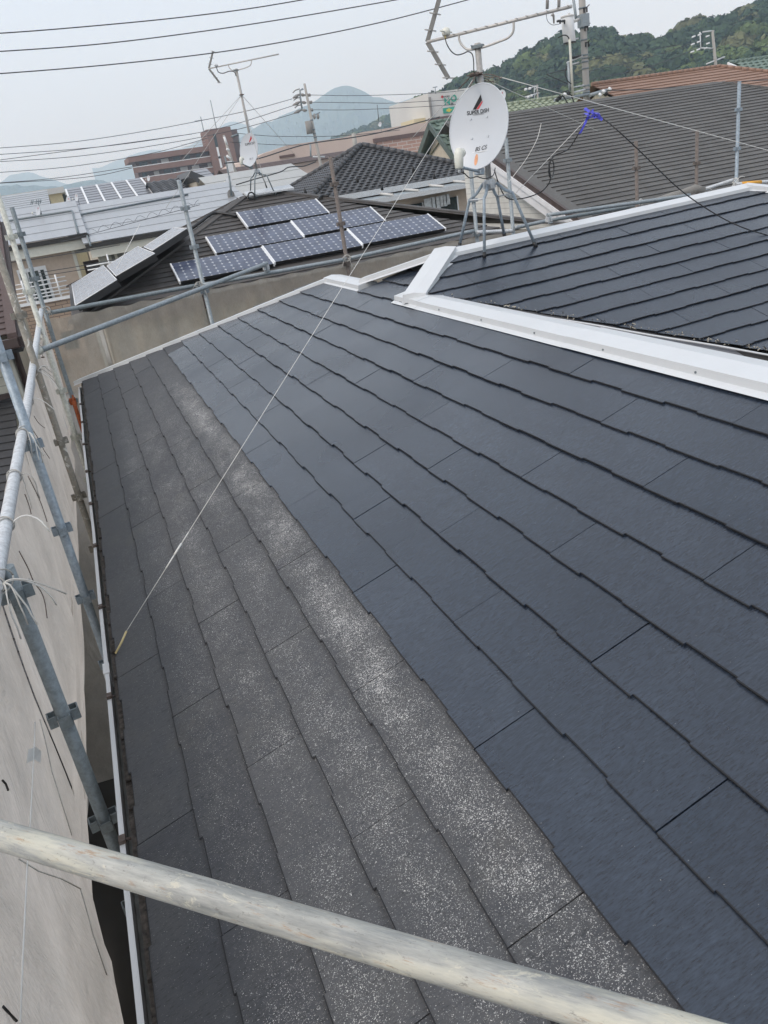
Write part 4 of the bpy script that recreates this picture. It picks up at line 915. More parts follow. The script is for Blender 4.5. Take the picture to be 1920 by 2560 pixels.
# balcony
yb = yw-1.1; br = X(157, 735, y=yb); bl_ = X(70, 765, y=yb)
zb = X(157, 741, y=yb).z; xrb = X(166, 741, y=yb).x
wallbox('balcony_wall', hA, (-6.5, yb, -4.4), (xrb+.2, yb+.12, zb-.12), 'brick_beige')
wallbox('balcony_coping', hA, (-6.5, yb-.05, zb-.12), (xrb+.25, yb+.17, zb), 'white_frame')
wallbox('balcony_side', hA, (xrb+.08, yb+.12, -4.4), (xrb+.2, yw, zb-.12), 'brick_beige')
for k, dz in enumerate((0.13, 0.27, 0.42, 0.62, 0.80)):
    mb = MB(); mb.tube([(-4.2, yb+.05, zb+dz), (xrb+.2, yb+.05, zb+dz)], 0.028 if k < 4 else 0.022, 6); mb.build('balcony_rail', 'white_frame', hA)
for x in (xrb-.2, xrb-1.6, xrb-3.0):
    mb = MB(); mb.tube([(x, yb+.05, zb), (x, yb+.05, zb+.95)], 0.04, 6); mb.build('balcony_post', 'white_frame', hA)
wallbox('small_window', hA, (xrb-.7, yb-.03, -4.0), (xrb-.1, yb-.005, -3.2), 'glass')
hB = thing('house', 'grey green house with the wide pale solar roof right of the brick balcony', 'house', (3, 42, GZ))
YB = 36.5
a, b, r_ = white_roof(hB, YB, (228, 613), (640, 530), (400, 483), 0, ex=1.12, seg=3.3, extra=())
zB = (a.z+b.z)/2
wallbox('gutter', hB, (a.x-.25, YB-.12, zB-.22), (b.x, YB, zB-.03), 'dark_void')
wallbox('fascia', hB, (a.x-.1, YB+.02, zB-.62), (b.x, YB+.25, zB-.23), 'trim_cream')
wallbox('wall', hB, (a.x+.7, YB+.7, GZ), (b.x, 44, zB-.12), 'stucco_grey')
wallbox('wall_pier', hB, (a.x+.15, YB+.35, GZ), (a.x+.7, YB+.7, zB-.2), 'stucco_grey')
wallbox('downpipe', hB, (a.x+.85, YB+.5, GZ), (a.x+.97, YB+.62, zB-.5), 'trim_cream')
wallbox('window_shade', hB, (a.x+1.2, YB+.62, zB-2.6), (a.x+2.3, YB+.695, zB-.65), 'stucco_grey')
p = X(240, 662, y=YB-.4)
for k in range(4):
    mb = MB(); mb.tube([(p.x-.4, YB-.4, p.z-.16*k), (p.x+.9, YB-.4, p.z-.16*k)], 0.03, 6); mb.build('balcony_rail', 'white_frame', hB)
mb = MB(); mb.tube([(p.x+.55, YB-.4, p.z-.6), (p.x+.55, YB-.4, p.z+.35)], 0.035, 6); mb.build('balcony_post', 'white_frame', hB)
# dark alley between them with a brown shed front
wallbox('garage', hB, (cr_.x+.2, 39.5, GZ), (a.x+.2, 40, -0.6), 'brown_dark')
hs = thing('air_conditioner', 'small outdoor air conditioner high between the two beige houses', 'air conditioner', X(205, 608, y=38.5))
p = X(196, 606, y=38.5); MB().box((p.x-.35, 38.3, p.z-.45), (p.x+.45, 38.6, p.z+.35)).build('casing', 'sign_wall', hs)
mb = MB(); mb.tube([(p.x+.05+.28*math.cos(t_), 38.28, p.z-.05+.28*math.sin(t_)) for t_ in np.linspace(0, 6.28, 14)], 0.03, 5); mb.build('fan_guard', 'galv_dark', hs)
wallbox('pane', hs, (p.x-.9, 38.35, p.z-.5), (p.x-.45, 38.4, p.z+.3), 'glass')
# skylines of W1/W2: array frames on the pale roofs
def roof_line(h, pts, Ye, z0, r, mat='galv_dark', nm='array_edge'):
    mb = MB(); mb.tube([onp(x, y, (0, -TW, 1), (0, Ye, z0+.05)) for x, y in pts], r, 5); return mb.build(nm, mat, h)
roof_line(hA, [(17, 553), (180, 527), (195, 583)], YA, zA, 0.05)
roof_line(hB, [(226, 613), (200, 537), (470, 486)], YB, zB, 0.05)
# ---- rows of houses behind
def simple_house(label, Ye, eL_, eR_, up, pitch, roofm, wallm, ex=0.3, seg=1.0, style='slate', clips=(), ang=None, over=0.3, back=True, wave=0.3, amp=0.03, name='house'):
    a = X(*eL_, y=Ye); b = X(*eR_, y=Ye); z = (a.z+b.z)/2
    if isinstance(up, tuple): up = upto(up[0], up[1], Ye, z, pitch)
    h = thing(name, label, 'house', ((a.x+b.x)/2, Ye, GZ))
    c, s = math.cos(math.radians(pitch)), math.sin(math.radians(pitch))
    course_roof('roof_slope', h, roofm, (a.x, Ye, z), (1, 0, 0), (0, c, s), (0, b.x-a.x), (0, up), list(clips), ex=ex, seg=seg, butt=0.03 if ex > .25 else .02, style=style, wave=wave, amp=amp)
    wallbox('wall', h, (a.x+over, Ye+0.4, GZ), (b.x-over, Ye+2*up*c-.4, z-.05), wallm)
    mb = MB(); zr = z+up*s; yr = Ye+up*c
    if back: mb.face([(a.x, yr, zr), (b.x, yr, zr), (b.x, yr+up*c, z), (a.x, yr+up*c, z)]); mb.build('rear_slope', roofm, h)
    return h, a, b, z, yr, zr
# big pale solar house behind left (mid grey array with white dividers)
hC, a, b, z, yr, zr = simple_house('house with mid grey solar roof split by white strips', 62, (182, 524), (384, 484), (270, 460), 12, 'solar_far', 'cream_wall', ex=0.9, seg=9)
xs = np.linspace(a.x, b.x, 6); c12, s12 = math.cos(math.radians(12)), math.sin(math.radians(12))
for x in xs:
    mb = MB(); mb.ext([(x-.07, 62, z+.05), (x+.07, 62, z+.05), (x+.07, 62, z+.10), (x-.07, 62, z+.10)], (0, (yr-62), zr-z)); mb.build('roof_strip', 'white_frame', hC)
hD, a, b, z, yr, zr = simple_house('house with pale grey solar roof in front of the yellow building', 66, (-60, 556), (130, 525), (60, 488), 10, 'solar_roof', 'cream_wall', ex=1.0, seg=4)
# flat yellow building
p0 = X(-120, 506, y=84); p1 = X(150, 468, y=84); p2 = X(238, 460, y=90)
hE = thing('building', 'flat roofed pale yellow building at the left, under the distant mountain', 'building', (p1.x-5, 86, GZ))
zE = p1.z; wallbox('wall', hE, (p0.x, 84, GZ), (p1.x, 96, zE-.5), 'yellow_wall'); wallbox('wall_step', hE, (p1.x, 90, GZ), (p2.x, 97, zE-.6), 'yellow_wall')
wallbox('roof_edge', hE, (p0.x-.2, 83.6, zE-.5), (p1.x+.3, 96.2, zE), 'sign_wall'); wallbox('roof_edge', hE, (p1.x+.3, 89.7, zE-.6), (p2.x+.4, 97.2, zE-.15), 'sign_wall')
w_ = X(160, 492, y=89.9); wallbox('window', hE, (w_.x-.3, 89.8, w_.z-2.0), (w_.x+.8, 89.98, w_.z+.3), 'glass')
# dark pantile roof and small gabled house beyond
hF, a, b, z, yr, zr = simple_house('low house with dark wavy tile roof in front of the brown apartment block', 60, (384, 484), (476, 474), (415, 451), 14, 'pan_dark', 'cream_wall', ex=0.45, style='pan', wave=0.6, amp=0.10)
p = X(486, 470, y=58); hG = thing('house', 'small cream gabled house with dark tiles, left of the hanging banner', 'house', (p.x, 58, GZ))
g0 = X(478, 430, y=58); g1 = X(512, 470, y=58)
mb = MB(); mb.ext([(g0.x, 58, GZ), (g1.x, 58, GZ), (g1.x, 58, g1.z+.2), (g0.x+.2, 58, g0.z-.3)], (0, 6, 0)); mb.build('wall', 'cream_wall', hG)
mb = MB(); mb.ext([(g0.x-.3, 57.6, g0.z-.3), (g0.x-.1, 57.6, g0.z+.1), (g1.x+1.0, 57.6, g1.z+.2), (g1.x+.3, 57.6, g1.z-.1)], (0, 7, 0)); mb.build('roof', 'pan_dark', hG)
hH, a, b, z, yr, zr = simple_house('house with grey green sheet roof left of the antenna', 60, (512, 468), (556, 459), (530, 425), 14, 'solar_far', 'cream_wall', ex=0.9, seg=2.2)
hI, a, b, z, yr, zr = simple_house('wide pale sheet roofed house behind the antenna stand', 50, (548, 497), (800, 452), (640, 427), 13.0, 'sheet_roof', 'cream_wall', ex=2.1, seg=2.6)
p = X(571, 425, y=47); o = thing('banner', 'narrow white hanging banner above the pale roofs', 'banner', p)
q0 = X(570, 403, y=47); q1 = X(577, 430, y=47); mb = MB(); mb.box((q0.x-.08, 47, q1.z), (q0.x+.22, 47.05, q0.z)); mb.build('fabric', 'white_frame', o)
mb = MB(); mb.tube([(q0.x-.12, 47.02, q0.z+.3), (q0.x-.12, 47.02, q1.z-1.4)], 0.04, 6); mb.build('banner_pole', 'galv_dark', o)
# ---- N2: dark pantile hip roof
t3 = math.tan(math.radians(23.8)); c3, s3_ = math.cos(math.radians(23.8)), math.sin(math.radians(23.8))
ap = X(902, 366.6, d=36.4)
YE = 32.2; zE2 = ap.z-t3*(ap.y-YE); W2_ = ap.y-YE
hN = thing('house', 'house with a charcoal wavy tiled hip roof behind the solar roof', 'house', (ap.x+1, ap.y, GZ))
course_roof('roof_slope', hN, 'pan_dark', (ap.x-W2_-.2, YE, zE2), (1, 0, 0), (0, c3, s3_), (0, 2*W2_+3), (0, W2_/c3+.1), [(ap, (-1, 1, 0)), (ap+Vector((0.08, 0, 0)), (1, 1, 0))], ex=0.235, style='shift', wave=0.34, amp=0.045, butt=0.035)
course_roof('roof_slope', hN, 'pan_dark', (ap.x-W2_, ap.y+W2_+1, zE2), (0, -1, 0), (c3, 0, s3_), (0, 2*W2_+2), (0, W2_/c3+.1), [(ap, (1, -1, 0)), (ap, (1, 1, 0))], ex=0.235, style='shift', wave=0.34, amp=0.045, butt=0.035)
mb = MB(); mb.face([ap+Vector((0.08, 0, 0)), (ap.x+.08+W2_, YE, zE2), (ap.x+.08+W2_, ap.y+W2_, zE2)]); mb.face([ap, ap+Vector((.08, 0, 0)), (ap.x+.08+W2_, ap.y+W2_, zE2), (ap.x-W2_, ap.y+W2_, zE2)]); mb.build('rear_slope', 'pan_dark', hN)
def tile_ridge(h, a, b, mat='pan_dark', r=0.13, n=18):
    a = Vector(a); b = Vector(b); mb = MB(); L = (b-a).length; n = max(2, int(L/0.33)); d = (b-a)/n
    for i in range(n): mb.tube([a+d*i, a+d*(i+1.08)], [r*0.85, r], 8)
    return mb.build('ridge_tiles', mat, h)
apr = ap+Vector((0.08, 0, 0))
for q in ((ap, (ap.x-W2_, YE, zE2+.05)), (apr, (apr.x+W2_, YE, zE2+.05)), (ap, (ap.x-W2_, ap.y+W2_, zE2+.05)), (ap, apr)): tile_ridge(hN, Vector(q[0])+Vector((0, 0, .08)), q[1])
wallbox('gutter', hN, (ap.x-W2_-.1, YE-.22, zE2-.20), (apr.x+W2_+.2, YE-.02, zE2+.02), 'galv_pale')
wallbox('fascia', hN, (ap.x-W2_, YE, zE2-.42), (apr.x+W2_, YE+.06, zE2-.1), 'brown_dark')
wallbox('soffit', hN, (ap.x-W2_, YE+.06, zE2-.45), (apr.x+W2_, YE+.8, zE2-.42), 'sign_wall')
wallbox('wall', hN, (ap.x-W2_+.8, YE+.8, GZ), (apr.x+W2_-.8, ap.y+W2_-.8, zE2-.2), 'cream_wall')
# awning below
aw0 = X(951, 504, y=30.6); aw1 = X(1159, 467, y=30.6); za = (aw0.z+aw1.z)/2
mb = MB(); mb.ext([(aw0.x-.5, YE+.3, za+.20), (aw0.x-.5, 30.6, za+.1), (aw0.x-.5, 30.6, za+.05), (aw0.x-.5, YE+.3, za+.15)], (aw1.x-aw0.x+3, 0, 0)); mb.build('awning', 'awning', hN)
wallbox('awning_front', hN, (aw0.x-.5, 30.55, za-.06), (aw1.x+2.5, 30.62, za+.12), 'galv_pale')
for k in range(5):
    x = aw0.x+.6+k*1.15
    mb = MB(); mb.tube([(x, 30.6, za+.16), (x+.0, YE+.3, za+.27)], 0.05, 6); mb.build('awning_bracket', 'sign_wall', hN)
wy = 31.0
wl_ = X(1012, 492, y=wy); 
wallbox('balcony_room', hN, (aw0.x+.3, wy+.3, za-2.8), (aw1.x+2.3, YE+.9, za-.1), 'stucco')
for k, (x0, x1) in enumerate(((1022, 1052), (1056, 1092), (1096, 1140))):
    A_ = X(x0, 505, y=wy+.28); B_ = X(x1, 500, y=wy+.28)
    o = MB().box((A_.x, wy+.2, za-2.6), (B_.x, wy+.28, za-.35)).build('window', 'glass', hN)
    MB().box((B_.x, wy+.18, za-2.6), (B_.x+.06, wy+.29, za-.33)).build('frame', 'white_frame', o)
rnd = random.Random(4)
lo_ = thing('laundry', 'pale clothes hanging under the awning before dark windows', 'laundry', X(1060, 498, y=wy))
for k in range(7):
    c = X(1066+k*9+rnd.uniform(-2, 2), 500-k*2, y=wy-.1); mb = MB(); mb.box((c.x-.09, wy-.1, c.z-.35-.2*rnd.random()), (c.x+.09, wy-.06, c.z+.05)); mb.build('garment', 'cloth', lo_)
# ---- N3: large grey slate roof with white siding gable
t4 = math.tan(math.radians(22.05)); c4, s4 = math.cos(math.radians(22.05)), math.sin(math.radians(22.05))
pr_ = Vector((8.34, 11.6, -0.14)); rz_y = 17.05; zr3 = 0.796+(rz_y-13.906)*t4
hR = thing('house', 'house with a very large streaked grey slate roof and white siding gable', 'house', (12, 17, GZ))
O3 = Vector((8.30, 10.6, 0.796+(10.6-13.906)*t4))
course_roof('roof_slope', hR, 'slate_grey', O3+Vector((0.22, 0, 0)), (1, 0, 0), (0, c4, s4), (0, 16), (0, (rz_y-10.6)/c4), [((16.45, rz_y, 0), (1, 1.0, 0))], butt=0.022, seg=0.91)
mb = MB(); mb.ext([O3+Vector((0, 0, 0.05)), O3+Vector((.24, 0, .05)), O3+Vector((.24, 0, -.02)), O3+Vector((0, 0, -.02))], (0, rz_y-10.6, (rz_y-10.6)*t4)); mb.build('verge_flashing', 'slate_grey', hR)
mb = MB(); mb.ext([O3+Vector((-.06, 0, 0.05)), O3+Vector((0, 0, .05)), O3+Vector((0, 0, -.06)), O3+Vector((-.06, 0, -.06))], (0, rz_y-11.3, (rz_y-11.3)*t4)); mb.build('verge_trim', 'trim_brown', hR)
mb = MB(); mb.ext([O3+Vector((-.05, 0, -.07)), O3+Vector((0.02, 0, -.07)), O3+Vector((0.02, 0, -.36)), O3+Vector((-.05, 0, -.36))], (0, rz_y-11.3, (rz_y-11.3)*t4)); mb.build('bargeboard', 'trim_white', hR)
mb = MB(); mb.ext([O3+Vector((-.09, 0, -.06)), O3+Vector((-.05, 0, -.06)), O3+Vector((-.05, 0, -.16)), O3+Vector((-.09, 0, -.16))], (0, rz_y-11.3, (rz_y-11.3)*t4)); mb.build('bargeboard_lip', 'trim_white', hR)
mb = MB(); mb.ext([(8.5, 10.9, GZ), (8.5, 16.7, GZ), (8.5, 16.7, zr3-.45), (8.5, 10.9, O3.z-.25)], (0.15, 0, 0)); mb.build('gable_wall', 'siding_white', hR)
mb = MB(); mb.box((8.49, 15.1, GZ), (8.505, 15.13, 1.0)); mb.build('siding_joint', 'concrete', hR)
wallbox('wall', hR, (8.65, 11.0, GZ), (12.0, 16.7, O3.z-.2), 'siding_white'); wallbox('wall', hR, (12.0, 11.0, GZ), (22, 23, O3.z-.2), 'siding_white')
mb = MB(); mb.face([(8.3, rz_y, zr3), (12.0, rz_y, zr3), (12.0, rz_y+.5, zr3-.2), (8.3, rz_y+.5, zr3-.2)]); mb.face([(12.0, rz_y, zr3), (16.4, rz_y, zr3), (22.5, 23.4, zr3-2.6), (12.0, 23.4, zr3-2.6)]); mb.face([(16.4, rz_y, zr3), (22.9, 10.6, zr3-2.6), (22.5, 23.4, zr3-2.6)]); mb.build('rear_slope', 'slate_grey', hR)
mb = MB(); cap_run(mb, (8.75, rz_y, zr3), (16.5, rz_y, zr3), 0.10, 0.03, (0, 1, 0), slope=(.4, .4)); mb.build('ridge_cap', 'slate_grey', hR)
mb = MB(); cap_run(mb, (16.45, rz_y, zr3), (22.9, 10.6, zr3-2.6), 0.10, 0.03, (1, 1, 0), slope=(.1, .1)); mb.build('hip_cap', 'slate_grey', hR)
# ---- roofs behind N3
def ridge_house(label, Y, rl_, rr_, drop, pitch, mat, hipR=True, hipL=False, ex=0.3, wave=0.3, wallm='cream_wall', style='pan', amp=0.03, trim=None):
    a = X(*rl_, y=Y); b = X(*rr_, y=Y); z = (a.z+b.z)/2; t = math.tan(math.radians(pitch)); c, s = math.cos(math.radians(pitch)), math.sin(math.radians(pitch))
    h = thing('house', label, 'house', ((a.x+b.x)/2, Y, GZ)); D = drop/s*c
    cl = [((b.x, Y, 0), (1, 1, 0) if hipR else (1, 0, 0)), ((a.x, Y, 0), (-1, 1, 0) if hipL else (-1, 0, 0)), ((0, Y, 0), (0, 1, 0))]
    course_roof('roof_slope', h, mat, (a.x-(D if hipL else 0), Y-D, z-drop), (1, 0, 0), (0, c, s), (0, b.x-a.x+D*(hipR+hipL)), (0, drop/s+.05), cl, ex=ex, style=style, wave=wave, amp=amp, butt=0.04)
    tile_ridge(h, (a.x, Y, z+.05), (b.x, Y, z+.05), mat, 0.10)
    if hipR: tile_ridge(h, (b.x, Y, z+.05), (b.x+D, Y-D, z-drop+.05), mat, 0.10)
    mb = MB(); mb.face([(a.x, Y, z), (b.x, Y, z), (b.x+(D if hipR else 0), Y+D, z-drop), (a.x-(D if hipL else 0), Y+D, z-drop)])
    if hipR: mb.face([(b.x, Y, z), (b.x+D, Y-D, z-drop), (b.x+D, Y+D, z-drop)])
    mb.build('rear_slope', mat, h)
    wallbox('wall', h, (a.x+.4, Y-D+.5, GZ), (b.x-.4+(D if hipR else 0), Y+D-.5, z-drop-.1), wallm)
    if not hipL:
        mb = MB(); mb.face([(a.x+.41, Y-D+.5, z-drop-.1), (a.x+.41, Y+D-.5, z-drop-.1), (a.x+.41, Y, z-.3)]); mb.build('gable_wall', wallm, h)
    if trim:
        mb = MB(); mb.ext([(a.x-.12, Y-D, z-drop-.25), (a.x, Y-D, z-drop-.25), (a.x, Y-D, z-drop+.06), (a.x-.12, Y-D, z-drop+.06)], (0, D, drop)); mb.build('bargeboard', trim, h)
    return h
ridge_house('house with an orange brown tiled roof rising behind the grey roof', 34, (1479, 217), (1800, 165), 3.2, 22, 'pan_brown', ex=0.36, wave=3.0, amp=0.0, style='pan')
ridge_house('house with a green tiled roof and white bargeboard at the right edge', 40, (1822, 160), (2100, 118), 4.5, 24, 'pan_green', ex=0.42, wave=0.45, amp=0.05, hipR=False, trim='trim_white', style='shift')
ridge_house('house with a pale green tiled ridge just above the grey roof', 38, (1150, 283), (1475, 231), 2.6, 22, 'pan_olive', ex=0.33, wave=0.4, amp=0.06, hipR=False)
# green roofed gable left of the dish
hS = ridge_house('cream gabled house with green tiles half hidden by the big dish', 41, (1076, 309.5), (1165, 295), 3.6, 36, 'pan_green', ex=0.34, wave=0.45, amp=0.05, hipR=False, trim='trim_green', style='shift')
kx = X(1076, 309.5, y=41).x; kz = X(1076, 309.5, y=41).z; Dg = 3.6/math.tan(math.radians(36))
mb = MB(); mb.ext([(kx-.14, 41, kz+.08), (kx, 41, kz+.08), (kx, 41, kz-.30), (kx-.14, 41, kz-.30)], (0, Dg, -3.6)); mb.build('bargeboard', 'trim_green', hS)
mb = MB(); mb.box((kx+.30, 38.6, kz-4.2), (kx+.395, 39.4, kz-2.2)); mb.build('window', 'glass', hS)
# ---- long pale pink hall
YP = 108; pA = X(540, 372, y=YP); pB = X(1085, 292, y=YP)
hP = thing('building', 'long low pale pink hall with curved parapet behind the rear utility pole', 'building', ((pA.x+pB.x)/2, YP, GZ))
top = [(640, 394), (660, 383), (680, 377), (713, 364.6), (750, 358.5), (781, 354.5), (857, 344), (908, 330), (996, 316), (1070, 305), (1085, 302)]
P = [X(x, y, y=YP) for x, y in top]; zt_ = P[3].z
mb = MB(); poly = [(p.x, YP, p.z) for p in P]+[(P[-1].x+6, YP, P[-1].z), (P[-1].x+6, YP, GZ), (P[0].x, YP, GZ)]; mb.ext(poly, (0, 25, 0)); mb.build('wall', 'pink_wall', hP)
q0 = X(942, 356, y=YP-.3); q1 = X(1060, 336, y=YP-.3); wallbox('brick_panel', hP, (q0.x, YP-.25, q0.z-6), (q1.x+4, YP-.02, q0.z), 'brick_red')
wallbox('panel_lintel', hP, (q0.x-.4, YP-.4, q0.z), (q1.x+4, YP-.02, q0.z+.5), 'brown_dark')
wallbox('vent_strip', hP, (X(700, 400, y=YP).x, YP-.2, X(700, 392, y=YP).z-.2), (X(738, 400, y=YP).x, YP-.02, X(738, 388, y=YP).z+.2), 'brown_dark')
hT, a, b, z, yr, zr = simple_house('low roof of red brown tiles below the pale pink hall', 92, (560, 434), (880, 388), (700, 402), 12, 'slate_red', 'pink_wall', ex=0.7, seg=3)
# ---- sign building
YS = 135; s0 = X(1069, 234, y=YS); s1_ = X(1300, 205, y=YS)
hU = thing('building', 'off white building with big green and black lettering behind the dish', 'building', (s0.x+8, YS, GZ))
zS = X(1085, 231, y=YS).z
wallbox('wall', hU, (s0.x, YS, GZ), (s0.x+10.5, YS+18, zS-.0), 'sign_wall')
lw = X(1083, 300, y=YS); wallbox('lower_eave', hU, (lw.x-1.0, YS-1.2, lw.z-.3), (lw.x+9, YS, lw.z+.3), 'brown_dark')
wallbox('stair_tower', hU, (s0.x-2.2, YS+2, GZ), (s0.x-.02, YS+8, X(1066, 292, y=YS).z), 'yellow_wall')
k_ = X(1078, 262, y=YS-.3); wallbox('corner_pipe', hU, (k_.x-.25, YS-.3, GZ), (k_.x+.1, YS-.02, k_.z+1.2), 'concrete')
def put_text(parent, body, size, c, mat, ax, up, nrm, shear=0.0, bold=0.0, nm='lettering', space=1.0, conform=None):
    me = text_mesh(body, size, shear=shear, bold=bold, space=space); org = ORG[parent]
    ax = Vector(ax).normalized(); up = Vector(up).normalized(); nrm = Vector(nrm).normalized(); c = Vector(c)
    for v in me.vertices:
        x, y = v.co.x, v.co.y; p = c+ax*x+up*y
        if conform: p = conform(p)
        v.co = p+nrm*0.001-org
    me.materials.clear(); me.materials.append(M[mat]); ca = me.color_attributes.new('Col', 'FLOAT_COLOR', 'CORNER')
    o = bpy.data.objects.new(nm, me); sc.collection.objects.link(o); o.parent = parent; ORG[o] = org; return o
kw = dict(ax=(1, 0, 0), up=(0, 0, 1), nrm=(0, -1, 0))
put_text(hU, 'N', 1.42, X(1118, 254.5, y=YS-.15), 'ink_green', bold=.055, **kw)
put_text(hU, 'O', 1.42, X(1134.5, 246.5, y=YS-.15), 'ink_green', bold=.055, **kw)
put_text(hU, 'FIL', .50, X(1131, 260, y=YS-.16), 'ink_black', bold=.02, **kw)
put_text(hU, 'SAFORD', .34, X(1116, 241.5, y=YS-.16), 'ink_black', bold=.012, **kw)
c = X(1105.5, 242, y=YS-.16); mb = MB(); mb.face([(c.x+.22*math.cos(t_), c.y, c.z+.22*math.sin(t_)) for t_ in np.linspace(0, 2*math.pi, 20)[:-1]]); mb.build('round_mark', 'ink_dkred', hU)
c = X(1118, 276, y=YS-.1); mb = MB(); mb.box((c.x-.75, YS-.12, c.z-.42), (c.x+1.6, YS-.02, c.z+.42)); gs = mb.build('green_panel', 'ink_green', hU)
mb = MB(); mb.face([(c.x+.3+(.55+.12*math.cos(5*t_))*math.cos(t_), YS-.14, c.z+(.24+.06*math.cos(4*t_))*math.sin(t_)) for t_ in np.linspace(0, 2*math.pi, 30)[:-1]]); mb.build('yellow_mark', 'ink_yellow', hU)
# ---- brown apartment block
YK = 262; k0 = X(320, 397, y=YK); k1 = X(540, 357, y=YK); kt0 = X(512, 327, y=YK); kt1 = X(572, 317, y=YK)
hK = thing('apartment_building', 'red brown apartment block with long balconies and a stair tower', 'building', ((k0.x+k1.x)/2, YK, GZ))
z0 = (k0.z+k1.z)/2; x0, x1 = k0.x, k1.x
wallbox('wall', hK, (x0+2, YK+1.6, GZ), (x1, YK+15, z0-.4), 'brown_dark')
fh = X(324, 421, y=YK).z; fl = z0-fh
wallbox('parapet', hK, (x0, YK-.2, z0-1.5), (x1, YK+15.5, z0), 'brown_tile')
for k in range(1, 5):
    zz = z0-fl*k
    wallbox('balcony', hK, (x0+.8*k, YK-.3, zz-1.5), (x1+1, YK+1.5, zz), 'brown_tile')
    wallbox('balcony_rail', hK, (x0+.8*k, YK-.35, zz), (x1+1, YK-.2, zz+.18), 'white_frame')
for k in range(3):
    zz = z0-fl*k-1.5; h_ = fl-1.5; rnd = random.Random(k); x = x0+3
    while x < x1-3:
        w_ = rnd.uniform(1.2, 2.6); o = MB().box((x, YK+1.48, zz-h_-.4), (x+w_, YK+1.58, zz-.25)).build('window', 'sign_wall' if rnd.random() < .5 else 'glass', hK); x += w_+rnd.uniform(.2, 2.8)
zt2 = (kt0.z+kt1.z)/2
wallbox('stair_tower', hK, (kt0.x, YK-2.2, GZ), (kt1.x, YK+9, zt2), 'brown_tile')
wallbox('stair_tower_side', hK, (kt1.x, YK-.5, GZ), (kt1.x+2.2, YK+8, zt2-.8), 'brown_dark')
for px, py in ((546, 382), (551, 405)):
    c = X(px, py, y=YK-2.3); wallbox('slit_window', hK, (c.x-.3, YK-2.32, c.z-1.6), (c.x+.3, YK-2.21, c.z+1.6), 'white_frame')
c = X(539, 351, y=YK-2.3); wallbox('slit_window', hK, (c.x-.4, YK-2.32, c.z-1.8), (c.x+.4, YK-2.21, c.z+1.8), 'glass')
mb = MB(); c0 = X(454, 366, y=YK+4); c1 = X(512, 356, y=YK+4)
for dz in (0, .8, 1.5): mb.tube([(c0.x, YK+4, z0+dz), (c1.x, YK+4, z0+dz)], 0.06, 4)
mb.build('roof_railing', 'galv_pale', hK)
mb = MB(); c = X(511, 322, y=YK); mb.tube([(c.x, YK+2, zt2), (c.x, YK+2, zt2+4)], .12, 5); mb.tube([(c.x-2, YK+2, zt2+3), (c.x+2, YK+2, zt2+3)], .1, 5); mb.tube([(c.x+4, YK+2, zt2), (c.x+4, YK+2, zt2+8)], .12, 5); mb.build('roof_aerial', 'galv_dark', hK)
